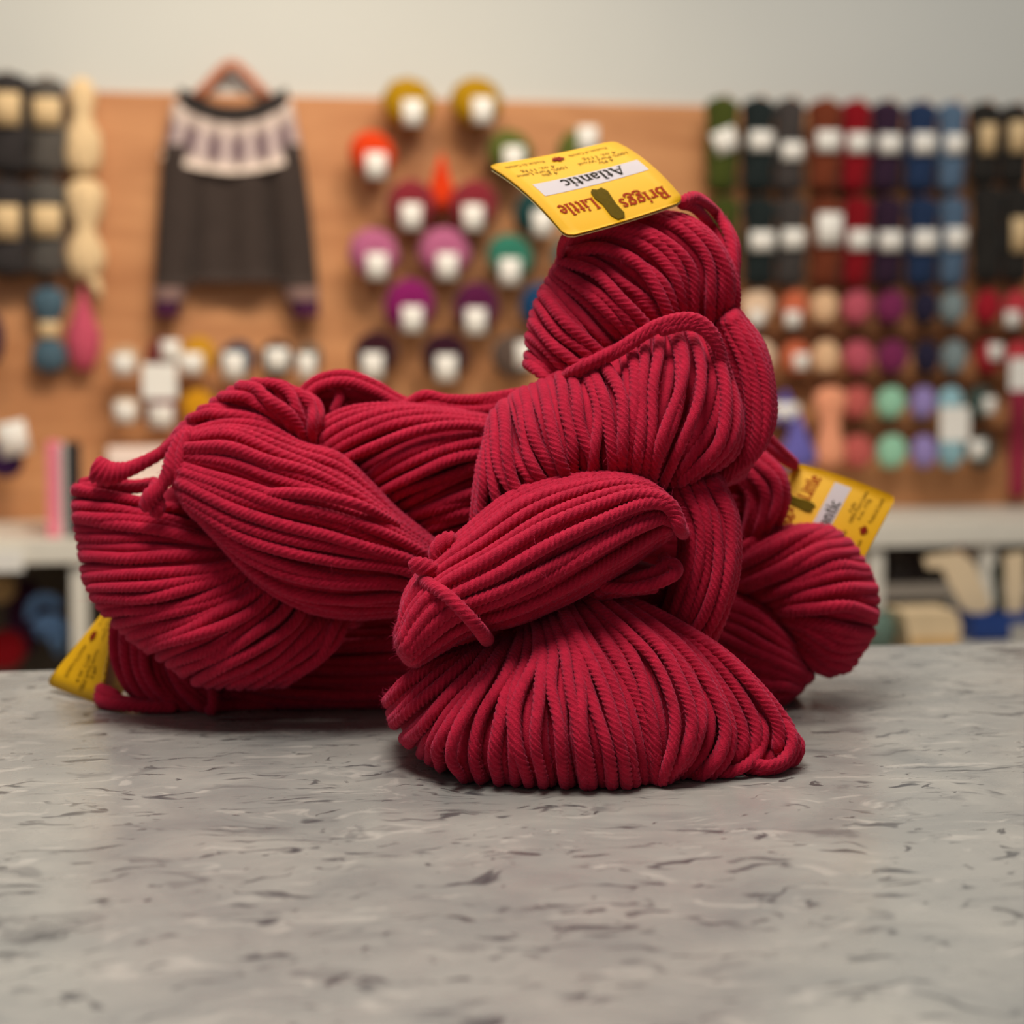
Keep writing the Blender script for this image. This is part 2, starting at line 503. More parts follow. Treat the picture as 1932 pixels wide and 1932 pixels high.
def lobe(skein, guides, z, bulge=0.03, ku=1.0, ks=0.6, t0=(), t1=(), R=RY, pack=0.86, at_s=0.5, n=None,
         jit=0.5, djit=0.7, back=0.03, seed=0, name='yarn_bundle', wave=1.0, fuzz=900, ush=(0.0, 1.0), pu=2.4, core=True, lump=0.35, under=1.45):
    """a twist of the skein: guides run along the yarn, in photo pixels with a depth offset; bulge gives it its own thickness"""
    global rng
    rng = np.random.default_rng(100 + seed)
    M = 26
    G = []
    for g in guides:
        g = np.array([(p[0], p[1], p[2] if len(p) > 2 else 0.0) for p in g], float)
        g[:, 2] *= 4000                       # keep arc length in pixel units
        q = resample(g, n=M); q[:, 2] /= 4000
        G.append(q)
    G = np.array(G)                           # (K, M, 3)
    K = len(G)
    S = np.linspace(0, 1, M)
    fs = np.sqrt(np.maximum(0, 1 - ks * np.abs(2 * S - 1) ** 2.2))
    zf = z if callable(z) else (lambda x, y: z + 0 * x)
    def row(u, du=0.0, dd=0.0):
        """centre line in (px, py, depth); du, dd may vary along the strand"""
        uu = np.clip(u + du * np.ones(M), 0, 1)
        t = uu * (K - 1)
        i = np.clip(np.floor(t).astype(int), 0, K - 2); f = (t - i)[:, None]
        Ge = np.concatenate([2 * G[:1] - G[1:2], G, 2 * G[-1:] - G[-2:-1]])
        j = np.arange(M)
        a, b, c, d = Ge[i, j], Ge[i + 1, j], Ge[i + 2, j], Ge[i + 3, j]
        P = 0.5 * ((2 * b) + (-a + c) * f + (2 * a - 5 * b + 4 * c - d) * f ** 2 + (-a + 3 * b - 3 * c + d) * f ** 3)
        fu = np.sqrt(np.maximum(0, 1 - ku * np.abs(2 * uu - 1) ** pu))
        P = P.copy()
        P[:, 2] = zf(P[:, 0], P[:, 1]) + P[:, 2] - bulge * fu * fs + dd
        def ext(P, tk, end):
            e = P[-1] if end else P[0]
            dr = (P[-1] - P[-4]) if end else (P[0] - P[3])
            dr = dr[:2] / (np.linalg.norm(dr[:2]) + 1e-9)
            add = []
            for (dx, dz) in tk:
                add.append([e[0] + dr[0] * dx, e[1] + dr[1] * dx, e[2] + dz])
            return add
        a0, a1 = ext(P, t0, False), ext(P, t1, True)
        core_rows = P
        if a0: P = np.vstack([np.array(a0[::-1]), P])
        if a1: P = np.vstack([P, np.array(a1)])
        return P, core_rows
    # spacing across
    us = np.linspace(ush[0], ush[1], 60)
    jm = int(at_s * (M - 1))
    pts = np.array([at_arr(row(u)[1])[jm] for u in us])
    L = np.concatenate([[0], np.cumsum(np.linalg.norm(np.diff(pts, axis=0), axis=1))])
    if n is None:
        n = max(2, int(round(L[-1] / (2 * R * pack))) + 1)
    uu = np.interp(np.linspace(0, L[-1], n), L, us)
    du = (ush[1] - ush[0]) / max(1, n - 1)
    # body under the strands: an inner layer of yarn on a closed filling
    Vs, Qs, Ts, off = [], [], [], 0
    if core:
        U = np.linspace(ush[0], ush[1], 9)
        fr_ = np.array([at_arr(row(u, 0, (under + .5) * R)[0]) for u in U])
        bk = np.array([at_arr(row(u, 0, 0)[0]) for u in U])
        fu = np.sqrt(np.maximum(0, 1 - np.abs(2 * (U - ush[0]) / (ush[1] - ush[0]) - 1) ** 2.4))
        w = np.sqrt(np.maximum(0, 1 - np.abs(np.linspace(-1, 1, bk.shape[1])) ** 4))
        bk = bk + FWD * (1.6 * R + (back + 2 * bulge * 0.5) * (fu[:, None] * w[None, :])[..., None])
        m1, m2 = fr_.shape[0], fr_.shape[1]
        V = np.vstack([table_clamp(fr_, 0.0008).reshape(-1, 3), table_clamp(bk, 0.0008).reshape(-1, 3)])
        idx = np.arange(m1 * m2).reshape(m1, m2); idb = idx + m1 * m2
        q = [np.stack([idx[:-1, :-1], idx[1:, :-1], idx[1:, 1:], idx[:-1, 1:]], -1).reshape(-1, 4),
             np.stack([idb[:-1, :-1], idb[:-1, 1:], idb[1:, 1:], idb[1:, :-1]], -1).reshape(-1, 4)]
        for a, b in ((idx[0], idb[0]), (idx[-1], idb[-1]), (idx[:, 0], idb[:, 0]), (idx[:, -1], idb[:, -1])):
            q.append(np.stack([a[:-1], a[1:], b[1:], b[:-1]], -1))
        Vs.append(V); Qs.append(np.vstack(q)); off = len(V)
    for k in range(n - 1):
        u = 0.5 * (uu[k] + uu[k + 1])
        C = at_arr(row(u, 0.2 * du * rng.normal(), under * R)[0])
        C = table_clamp(resample(C, ds=0.0016), R * 1.08)
        V, Q, T, _ = sweep(C, R, sides=10)
        Vs.append(V); Qs.append(Q + off); Ts.append(T + off); off += len(V)
    body = link(name, mesh_np(name, np.vstack(Vs), np.vstack(Qs), np.vstack(Ts)), M_YARN, skein, smooth=True)
    lf, lph = n / 5.5, rng.uniform(0, 6)
    for k in range(n):
        ph = rng.uniform(0, 6.28, 4)
        d1 = jit * du * (0.6 * rng.normal() + 0.55 * wave * np.sin(S * rng.uniform(2, 5) + ph[0]) + 0.25 * wave * np.sin(S * rng.uniform(6, 11) + ph[1]))
        d2 = djit * R * (0.8 * rng.normal() + 0.5 * np.sin(S * rng.uniform(2, 6) + ph[2]) + 0.2 * np.sin(S * 11 + ph[3]))
        d2 = d2 + lump * R * np.sin(uu[k] * lf * 6.28 + S * 1.5 + lph)
        P, _ = row(uu[k], d1, d2)
        rk = R * rng.uniform(0.92, 1.08)
        C = table_clamp(resample(at_arr(P), ds=0.0010), rk * 1.08)
        V, Q, T, fr = sweep(C, rk)
        add_fuzz(C, fr, rk, fuzz)
        link('yarn_strand', mesh_np('yarn_strand', V, Q, T), M_YARN, body, smooth=True)
    return body

# ------------------------------------------------------------------ the upright skein in front
def skein_root(px, py, label):
    p = on_h(px, py, 0.0)
    o = empty('yarn_skein', (0, 0, 0), label, 'yarn', 'maroon skeins on the counter')
    return o

SA = skein_root(1100, 1440, 'upright maroon skein in front, fanned base on the counter, yellow tag on top')
WRAP = ((7, .004), (12, .014), (10, .030), (-8, .044))          # yarn turning round an edge and away
TUCK = ((10, .012), (14, .030))

# base: yarns fan out of the twist and fold under at the counter
lobe(SA, [
    [(925, 1212, .004), (833, 1243), (767, 1283), (736, 1318)],
    [(940, 1212, .002), (895, 1262), (830, 1325), (765, 1385)],
    [(962, 1212), (914, 1292), (868, 1365), (850, 1430), (866, 1462)],
    [(990, 1192), (960, 1270), (922, 1350), (910, 1425), (925, 1478)],
    [(1014, 1172), (1024, 1235), (1006, 1310), (1004, 1400), (1018, 1482)],
    [(1045, 1160), (1075, 1238), (1088, 1315), (1094, 1400), (1110, 1490)],
    [(1062, 1146), (1109, 1245), (1142, 1335), (1165, 1420), (1174, 1490)],
    [(1087, 1131), (1150, 1195), (1198, 1265), (1228, 1370), (1240, 1484)],
    [(1125, 1124), (1218, 1190), (1282, 1250), (1325, 1345), (1312, 1420), (1262, 1476)],
    [(1145, 1120), (1265, 1195), (1335, 1269), (1383, 1358), (1380, 1420), (1340, 1468)],
], lambda x, y: .886 - (y - 1200) * .00013 + np.abs(x - 1080) * .00004, .052, ku=.75, ks=.85, t0=TUCK,
    t1=((7, .006), (6, .016), (0, .034), (-20, .05)), at_s=.72, pack=1.25, jit=.5, djit=.9, lump=.6, under=2.7, seed=1, back=.04, wave=1.2)
link('yarn_bundle', MB().tube([at(880, 1215, .915), at(960, 1190, .912), at(1060, 1150, .91), at(1160, 1120, .915), at(1240, 1130, .92)], [.014, .019, .02, .018, .014], 14).mesh(), M_YARN, SA, True)
# right tail with its open end loops
lobe(SA, [
    [(1128, 1126), (1250, 1192), (1335, 1275), (1385, 1360), (1388, 1420), (1352, 1470)],
    [(1140, 1124), (1258, 1184), (1345, 1262), (1402, 1340), (1418, 1398), (1392, 1450)],
    [(1150, 1123), (1260, 1174), (1354, 1244), (1424, 1316), (1450, 1372), (1436, 1420)],
    [(1160, 1122), (1256, 1167), (1359, 1229), (1430, 1296), (1484, 1365), (1498, 1402)],
], lambda x, y: .890 - (y - 1200) * .00008, .020, ku=.5, ks=.7, t0=TUCK, t1=((6, .006), (-6, .016), (-20, .024)), pack=.95, jit=.5, djit=.9, seed=2, back=.018, at_s=.65)
TAILB = link('yarn_bundle', MB().tube([at(1380, 1428, .862), at(1440, 1434, .862), at(1468, 1428, .866)], .004).mesh(), M_YARN, SA, True)
for pts in ([(1440, 1330, .872), (1490, 1378, .866), (1500, 1408, .866), (1482, 1440, .862), (1440, 1458, .855), (1395, 1452, .86)],
            [(1455, 1345, .868), (1492, 1385, .862), (1486, 1424, .858), (1452, 1444, .852), (1405, 1436, .856)],
            [(1420, 1340, .868), (1440, 1378, .862), (1432, 1420, .858), (1400, 1448, .85), (1350, 1466, .85)],
            [(1478, 1372, .878), (1508, 1405, .876), (1494, 1440, .873), (1455, 1466, .866), (1400, 1468, .866)]):
    strand(pts, TAILB)

# band across the front, held by the tie
lobe(SA, [
    [(760, 1180), (772, 1120), (815, 1062), (880, 1002), (960, 938), (1050, 907), (1145, 898), (1215, 912), (1252, 948)],
    [(757, 1196), (780, 1135), (828, 1082), (905, 1030), (1000, 965), (1090, 930), (1180, 915), (1248, 935), (1275, 975)],
    [(760, 1212), (790, 1155), (840, 1108), (930, 1060), (1030, 1000), (1120, 960), (1205, 935), (1265, 952), (1284, 1000)],
    [(766, 1226), (800, 1180), (850, 1138), (950, 1095), (1060, 1035), (1150, 990), (1218, 958), (1258, 960), (1278, 990)],
    [(774, 1238), (812, 1205), (866, 1166), (960, 1130), (1075, 1075), (1165, 1025), (1226, 994), (1250, 982), (1268, 985)],
    [(790, 1248), (830, 1224), (893, 1190), (975, 1172), (1075, 1128), (1155, 1082), (1205, 1048), (1235, 1026), (1254, 1012)],
], lambda x, y: .878 + (1050 - y) * .00006, .046, ku=.9, ks=.55, t0=((6, .012), (6, .03)), t1=((8, .014), (8, .034)), at_s=.5, pack=.88, jit=.5, djit=.8, lump=.5, under=1.9, seed=3, back=.02, wave=1.0)
# tie across the band with its two cut ends
tie = strand([(794, 1088, .864), (806, 1100, .838), (843, 1124, .8245), (886, 1166, .822), (908, 1192, .829), (920, 1208, .850)], SA, R=.0029, name='tie_strand')
strand([(835, 1092, .85), (815, 1076, .842), (793, 1068, .84), (770, 1062, .84)], tie, R=.0034, name='cut_end', fat=[.7, 1, 1.2, .8], fuzz=4500)
strand([(830, 1080, .853), (822, 1045, .852), (838, 1022, .853), (858, 1016, .858)], tie, R=.0032, name='cut_end', fat=[.8, 1, 1.2, 1], fuzz=4500)
# loose loops under the right end of the band
LB = link('yarn_bundle', MB().tube([at(1130, 1100, .875), at(1200, 1095, .875), at(1250, 1085, .88)], .004).mesh(), M_YARN, SA, True)
for pts in ([(1130, 1108, .862), (1190, 1110, .858), (1245, 1098, .857), (1276, 1080, .858), (1270, 1064, .862), (1240, 1066, .87)],
            [(1120, 1120, .866), (1180, 1098, .864), (1230, 1082, .862), (1258, 1064, .864), (1250, 1050, .874)],
            [(1110, 1128, .87), (1160, 1118, .868), (1205, 1112, .868), (1240, 1108, .874)]):
    strand(pts, LB)

# second twist
lobe(SA, [
    [(922, 832), (900, 900), (886, 975), (884, 1020)],
    [(932, 792), (932, 860), (950, 930), (985, 985)],
    [(968, 760), (985, 825), (1012, 890), (1045, 940)],
    [(1012, 738), (1032, 800), (1050, 870), (1075, 925)],
    [(1072, 708), (1080, 785), (1092, 855), (1105, 918)],
    [(1135, 676), (1162, 745), (1168, 825), (1165, 912)],
    [(1205, 635), (1206, 705), (1192, 800), (1185, 910)],
    [(1263, 617), (1277, 690), (1256, 795), (1225, 912)],
    [(1310, 620), (1337, 695), (1312, 800), (1252, 912)],
    [(1348, 645), (1376, 750), (1362, 835), (1290, 908)],
    [(1366, 690), (1394, 780), (1388, 850), (1330, 898)],
], lambda x, y: .905 + (900 - y) * .00006 + np.maximum(0, 1000 - x) * .00012, .044, ku=.85, ks=.7, t0=((6, .008), (8, .022), (-6, .036)), t1=((8, .014), (10, .03)), at_s=.45, pack=1.15, jit=.5, djit=.9, lump=.5, under=2.6, seed=4, back=.04)
# yarns that run along its upper edge
EB = link('yarn_bundle', MB().tube([at(980, 752, .915), at(1100, 690, .9), at(1250, 625, .9), at(1350, 660, .91)], .0035).mesh(), M_YARN, SA, True)
for k in range(3):
    e = k * 7
    strand([(940, 788 + e, .915), (1058, 724 + e, .928), (1080, 702 + e, .887), (1170, 655 + e, .882), (1240, 612 + e, .881), (1305, 600 + e, .882), (1346, 630 + e, .884), (1366, 690 + e, .890), (1392, 780 + e, .902)][k * 2 + (1 if k == 0 else 0): 9], EB)
# right flank behind it
lobe(SA, [
    [(1355, 612), (1380, 690), (1398, 770), (1392, 840), (1345, 890)],
    [(1375, 606), (1412, 690), (1424, 780), (1408, 860), (1350, 905)],
    [(1385, 598), (1430, 670), (1448, 760), (1436, 840), (1378, 900)],
    [(1390, 590), (1436, 655), (1456, 740), (1452, 805), (1405, 885)],
], .928, .024, ku=.9, ks=.6, t0=TUCK, t1=TUCK, seed=5, pack=.9, back=.03)
# right flank of the front band
lobe(SA, [
    [(1262, 935), (1286, 1000), (1284, 1060), (1266, 1130), (1250, 1175)],
    [(1285, 922), (1312, 990), (1312, 1070), (1292, 1150), (1270, 1190)],
    [(1320, 915), (1348, 985), (1350, 1070), (1330, 1150), (1305, 1200)],
    [(1345, 912), (1376, 975), (1378, 1070), (1358, 1150), (1330, 1205)],
    [(1362, 915), (1388, 985), (1388, 1080), (1366, 1160), (1345, 1210)],
], .905, .026, ku=.85, ks=.55, t0=TUCK, t1=TUCK, seed=6, pack=.85, back=.03)
# top twist
lobe(SA, [
    [(1002, 690), (1035, 716), (1075, 738), (1120, 742)],
    [(1005, 645), (1050, 690), (1100, 722), (1140, 730)],
    [(1012, 600), (1060, 652), (1118, 702), (1160, 722)],
    [(1028, 560), (1082, 622), (1140, 678), (1180, 702)],
    [(1050, 520), (1104, 572), (1162, 635), (1205, 672)],
    [(1064, 498), (1120, 520), (1175, 570), (1225, 620), (1258, 650)],
    [(1070, 482), (1132, 478), (1200, 515), (1245, 570), (1272, 630)],
    [(1082, 458), (1150, 440), (1225, 470), (1276, 530), (1290, 612)],
    [(1110, 435), (1190, 422), (1262, 452), (1312, 510), (1312, 606)],
    [(1160, 415), (1245, 412), (1310, 445), (1348, 505), (1340, 600)],
    [(1215, 404), (1290, 415), (1345, 460), (1374, 520), (1366, 596)],
    [(1250, 402), (1325, 432), (1370, 490), (1388, 550), (1384, 604)],
], lambda x, y: .936 + (560 - y) * .00004, .036, ku=.7, ks=.75, t0=((5, .008), (6, .02), (-8, .034)), t1=((8, .014), (10, .03)), at_s=.5, pack=.98, jit=.5, djit=.8, lump=.5, under=2.1, seed=7, back=.04)
# yarn loop the tag hangs on
tl = strand([(1284, 382, .914), (1312, 372, .925), (1345, 395, .95), (1375, 445, .942), (1384, 500, .936), (1386, 560, .938), (1378, 600, .95)], SA, name='tag_loop')
strand([(1282, 384, .915), (1310, 392, .926), (1340, 425, .949), (1362, 468, .942), (1372, 520, .936), (1370, 570, .938)], tl, name='loop_yarn')
strand([(1286, 380, .915), (1322, 378, .930), (1360, 412, .958), (1386, 462, .952), (1386, 520, .948)], tl, name='loop_yarn')
strand([(1076, 440, .886), (1064, 452, .894), (1058, 475, .914), (1062, 505, .926)], tl, name='loop_yarn', R=.0019)
flush_fuzz(SA)

# ------------------------------------------------------------------ the long skein lying behind, left end to right end
SB = skein_root(500, 1330, 'long maroon skein lying behind, left end propped up on the lower skein')
lobe(SB, [
    [(150, 921), (216, 935), (286, 950), (345, 962), (392, 985)],
    [(151, 960), (240, 975), (320, 988), (400, 1012), (425, 1028)],
    [(156, 1005), (250, 1012), (345, 1022), (420, 1036), (450, 1048)],
    [(164, 1050), (263, 1050), (361, 1050), (430, 1050), (470, 1062)],
    [(172, 1098), (286, 1096), (390, 1080), (450, 1066), (486, 1080)],
    [(196, 1142), (310, 1130), (410, 1105), (470, 1078), (500, 1096)],
    [(240, 1188), (340, 1165), (435, 1128), (495, 1090), (520, 1110)],
    [(296, 1228), (385, 1193), (473, 1148), (525, 1106), (548, 1125)],
    [(340, 1258), (430, 1215), (510, 1165), (550, 1125), (566, 1140)],
    [(382, 1284), (473, 1234), (545, 1178), (572, 1140), (586, 1152)],
    [(450, 1290), (530, 1245), (585, 1195), (612, 1158), (620, 1165)],
    [(540, 1285), (600, 1245), (640, 1205), (660, 1170), (668, 1176)],
], lambda x, y: .975 + (1100 - y) * .00002, .040, ku=.8, ks=.75, t0=((6, .006), (6, .016), (-4, .034), (-30, .05)), t1=TUCK, at_s=.25, pack=1.12, jit=.5, djit=.9, lump=.5, under=1.9, seed=11, back=.035)
lobe(SB, [
    [(356, 818), (426, 800), (496, 806), (566, 842), (636, 862), (696, 916), (740, 962), (805, 1015)],
    [(352, 838), (430, 830), (510, 860), (590, 888), (660, 925), (720, 966), (765, 1000), (820, 1035)],
    [(345, 870), (435, 890), (525, 925), (610, 946), (690, 972), (745, 1000), (790, 1030), (830, 1058)],
    [(342, 905), (440, 945), (540, 975), (630, 995), (705, 1020), (760, 1040), (800, 1060), (835, 1085)],
    [(347, 935), (446, 990), (545, 1025), (640, 1045), (715, 1055), (768, 1068), (805, 1090), (835, 1110)],
    [(361, 960), (456, 1033), (550, 1070), (645, 1088), (720, 1092), (772, 1100), (808, 1115), (832, 1130)],
    [(385, 985), (473, 1072), (560, 1116), (655, 1130), (730, 1128), (772, 1130), (805, 1138), (830, 1146)],
    [(410, 1012), (492, 1098), (575, 1148), (660, 1164), (735, 1160), (780, 1158), (812, 1158), (835, 1160)],
], lambda x, y: .962 + (x - 500) * .00003, .048, ku=.85, ks=.7, t0=((5, .01), (6, .03)), t1=TUCK, at_s=.45, pack=.95, jit=.55, djit=.8, lump=.4, under=1.8, seed=12, back=.03)
# one yarn crossing over
b2 = strand([(338, 925, .945), (390, 932, .928), (449, 936, .921), (543, 930, .915), (620, 938, .915), (690, 958, .92), (752, 992, .934)], SB, name='crossing_yarn')
lobe(SB, [
    [(584, 838), (606, 802), (660, 775), (740, 768), (820, 774), (880, 782)],
    [(600, 850), (650, 815), (720, 790), (800, 782), (880, 790), (950, 796)],
    [(632, 868), (690, 836), (760, 808), (850, 798), (930, 806), (990, 812)],
    [(664, 892), (730, 856), (800, 828), (880, 815), (950, 820), (1000, 826)],
    [(698, 922), (755, 888), (830, 855), (900, 838), (960, 838), (1000, 842)],
    [(722, 950), (780, 918), (850, 884), (915, 868), (965, 866), (1000, 868)],
    [(750, 978), (805, 955), (865, 930), (915, 912), (960, 905), (1000, 904)],
    [(775, 1000), (825, 990), (875, 980), (915, 972), (960, 966), (1000, 964)],
    [(800, 1030), (845, 1025), (885, 1020), (920, 1016), (960, 1012), (1000, 1010)],
], lambda x, y: .985 + (x - 700) * .00006, .036, ku=.8, ks=.6, t0=TUCK, t1=(), at_s=.5, pack=1.05, jit=.5, djit=.9, lump=.5, under=1.9, seed=13, back=.04)
# yarns turning over the top edge
lobe(SB, [
    [(420, 806), (380, 812), (345, 824), (318, 842)],
    [(500, 808), (440, 790), (396, 784), (362, 792)],
    [(545, 815), (490, 775), (446, 756), (410, 758)],
    [(572, 826), (530, 775), (492, 738), (458, 730)],
    [(582, 832), (560, 775), (530, 730), (500, 722)],
    [(588, 834), (585, 785), (566, 745), (545, 735)],
    [(592, 832), (602, 795), (598, 765), (584, 752)],
], .972, .020, ku=.6, ks=.7, t0=TUCK, t1=((5, .005), (4, .014), (-10, .03)), at_s=.7, pack=.95, jit=.7, djit=1.1, seed=14, back=.02, wave=1.6)
lobe(SB, [
    [(556, 752), (596, 716), (650, 706), (704, 724), (752, 752), (806, 772)],
    [(560, 764), (600, 726), (652, 716), (704, 734), (750, 760), (800, 778)],
    [(566, 780), (606, 760), (652, 756), (704, 762), (750, 775), (800, 786)],
], 1.004, .010, ku=.4, ks=.4, n=5, seed=15, back=.02, t0=TUCK, t1=TUCK, jit=.5)
lobe(SB, [
    [(758, 768), (800, 746), (842, 754), (900, 754), (960, 744), (1020, 735)],
    [(764, 778), (806, 758), (850, 766), (905, 766), (960, 760), (1020, 752)],
    [(774, 790), (815, 776), (860, 780), (910, 782), (960, 778), (1020, 772)],
], 1.008, .012, ku=.5, ks=.3, n=5, seed=16, back=.03, jit=.6, djit=.8)
upright = strand([(628, 782, .992), (640, 755, .992), (642, 732, .994), (640, 716, 1.0)], SB, name='crossing_yarn')
# tie at the left end, twisted and fuzzy, with a cut end
tb = strand([(362, 808, .945), (346, 826, .94), (328, 856, .936), (320, 890, .934), (305, 915, .934), (284, 938, .934), (272, 966, .936)], SB, R=.0038, name='tie_strand', fat=[.8, 1, .85, 1.1, .85, 1.15, .8], fuzz=3500)
strand([(350, 820, .95), (326, 838, .955), (300, 857, .957), (268, 874, .957), (240, 886, .956), (205, 893, .955), (172, 882, .955)], tb, R=.0030, name='cut_end', fat=[.9, .9, .9, 1, 1.2, 2.0, 2.3], fuzz=4500)
strand([(305, 905, .94), (290, 930, .937), (300, 955, .937), (286, 975, .938)], tb, R=.0034, name='cut_end', fuzz=3500)
tw = strand([(356, 812, .938), (342, 850, .934), (336, 890, .933), (332, 925, .936)], tb, R=.0024, name='cut_end')
strand([(147, 921, .975), (190, 918, .965), (240, 922, .962), (290, 918, .964)], SB, name='crossing_yarn')
strand([(150, 912, .985), (195, 905, .978), (250, 915, .974), (300, 908, .975)], SB, name='crossing_yarn')
# hidden middle that joins the left part to the right end
lobe(SB, [
    [(890, 850), (1050, 856), (1220, 868), (1380, 880), (1450, 905)],
    [(890, 910), (1050, 920), (1220, 930), (1390, 940), (1465, 965)],
    [(890, 970), (1050, 985), (1220, 1000), (1390, 1010), (1465, 1030)],
    [(890, 1040), (1050, 1060), (1220, 1075), (1380, 1085), (1450, 1095)],
    [(890, 1110), (1050, 1135), (1220, 1150), (1370, 1155), (1430, 1150)],
], lambda x, y: 1.05 + (x - 900) * .00004, .034, ku=.85, ks=.3, at_s=.5, pack=.9, R=.0028, seed=23, back=.03, fuzz=100)
link('yarn_bundle', MB().tube([at(570, 772, 1.022), at(640, 756, 1.02), at(690, 760, 1.02), at(740, 778, 1.025)], [.006, .0085, .0075, .005], 12).mesh(), M_YARN, SB, True)
link('yarn_bundle', MB().tube([at(292, 966, 1.0), at(335, 950, 1.0), at(380, 960, .995), at(430, 1000, .995)], [.005, .010, .014, .014], 12).mesh(), M_YARN, SB, True)
# right end fan
lobe(SB, [
    [(1380, 1050), (1412, 1026), (1448, 1008), (1482, 1002)],
    [(1378, 1072), (1432, 1040), (1486, 1012), (1524, 1000)],
    [(1384, 1092), (1450, 1058), (1520, 1022), (1560, 1006)],
    [(1402, 1108), (1480, 1075), (1548, 1040), (1594, 1032)],
    [(1425, 1124), (1500, 1098), (1575, 1066), (1620, 1068)],
    [(1445, 1138), (1520, 1118), (1590, 1100), (1634, 1102)],
    [(1460, 1148), (1540, 1140), (1602, 1130), (1640, 1132)],
    [(1468, 1156), (1545, 1164), (1600, 1172), (1636, 1180)],
    [(1476, 1166), (1535, 1192), (1586, 1216), (1620, 1214)],
    [(1482, 1176), (1522, 1212), (1562, 1245), (1592, 1254)],
    [(1488, 1188), (1508, 1222), (1530, 1255), (1552, 1266)],
], lambda x, y: 1.035 - (x - 1400) * .00004, .034, ku=.8, ks=.8, t0=TUCK, t1=((8, .006), (8, .016), (0, .03), (-24, .044)), at_s=.75, pack=.92, R=.0030, jit=.35, djit=.6, under=1.8, seed=17, back=.03)
lobe(SB, [
    [(1365, 1122), (1420, 1135), (1466, 1162), (1494, 1192)],
    [(1356, 1146), (1415, 1166), (1466, 1196), (1500, 1226)],
    [(1350, 1176), (1412, 1198), (1470, 1226), (1512, 1258)],
    [(1346, 1202), (1405, 1228), (1466, 1252), (1522, 1276)],
    [(1372, 1234), (1430, 1258), (1476, 1272), (1508, 1284)],
    [(1412, 1268), (1450, 1292), (1480, 1298), (1498, 1300)],
    [(1430, 1300), (1455, 1316), (1474, 1322), (1484, 1316)],
], 1.032, .030, ku=.8, ks=.6, t0=TUCK, t1=((6, .01), (4, .03)), at_s=.5, pack=.85, R=.0027, seed=18, back=.03)
lobe(SB, [
    [(1388, 890), (1412, 930), (1412, 975), (1402, 1015)],
    [(1400, 875), (1438, 922), (1440, 966), (1424, 1010)],
    [(1420, 862), (1460, 902), (1468, 950), (1450, 1000)],
    [(1432, 850), (1474, 892), (1484, 938), (1466, 990)],
], 1.034, .026, ku=.7, ks=.7, t0=TUCK, t1=TUCK, seed=19, R=.0027, back=.03, pack=.9)
tr = strand([(1420, 800, 1.03), (1446, 822, 1.035), (1474, 850, 1.045), (1502, 876, 1.062)], SB, name='tag_loop')
strand([(1424, 830, 1.03), (1452, 848, 1.037), (1480, 868, 1.05), (1502, 880, 1.064)], tr, name='loop_yarn')
flush_fuzz(SB)

# ------------------------------------------------------------------ the lower skein under it
SC = skein_root(450, 1345, 'lower maroon skein flat on the counter under the long one')
lobe(SC, [
    [(226, 1150), (215, 1190), (218, 1245), (245, 1300), (292, 1332)],
    [(262, 1160), (252, 1205), (258, 1262), (288, 1312), (335, 1338)],
    [(300, 1180), (290, 1225), (302, 1285), (340, 1326), (388, 1342)],
    [(350, 1210), (338, 1255), (366, 1304), (410, 1334), (460, 1345)],
    [(410, 1240), (395, 1285), (424, 1320), (470, 1340), (530, 1347)],
], 1.030, .030, ku=.7, ks=.6, t0=TUCK, t1=((10, .01), (10, .03)), at_s=.5, pack=1.05, jit=.5, djit=.8, R=.0027, seed=21, back=.03)
lobe(SC, [
    [(520, 1120), (590, 1130), (680, 1135), (780, 1130), (880, 1130)],
    [(500, 1170), (570, 1180), (670, 1185), (780, 1180), (880, 1180)],
    [(450, 1225), (550, 1240), (660, 1246), (780, 1240), (880, 1236)],
    [(430, 1265), (540, 1282), (660, 1286), (780, 1280), (880, 1275)],
    [(430, 1300), (540, 1316), (660, 1320), (780, 1314), (880, 1310)],
    [(440, 1330), (540, 1342), (660, 1344), (780, 1340), (880, 1336)],
], 1.035, .034, ku=.8, ks=.3, t0=TUCK, at_s=.5, pack=.9, jit=.4, R=.0026, seed=22, back=.05)
strand([(395, 1285, 1.0), (402, 1310, .994), (400, 1338, .993), (392, 1352, .998)], SC, name='crossing_yarn')
tc_ = strand([(330, 1338, 1.003), (290, 1333, 1.003), (250, 1328, 1.005), (215, 1318, 1.012), (192, 1306, 1.02), (190, 1296, 1.028)], SC, name='tag_loop', R=.0030)
strand([(335, 1344, 1.0), (285, 1342, 1.0), (240, 1338, 1.003), (205, 1332, 1.01), (188, 1318, 1.018), (196, 1304, 1.022), (222, 1315, 1.012)], tc_, name='loop_yarn', R=.0030)
flush_fuzz(SC)

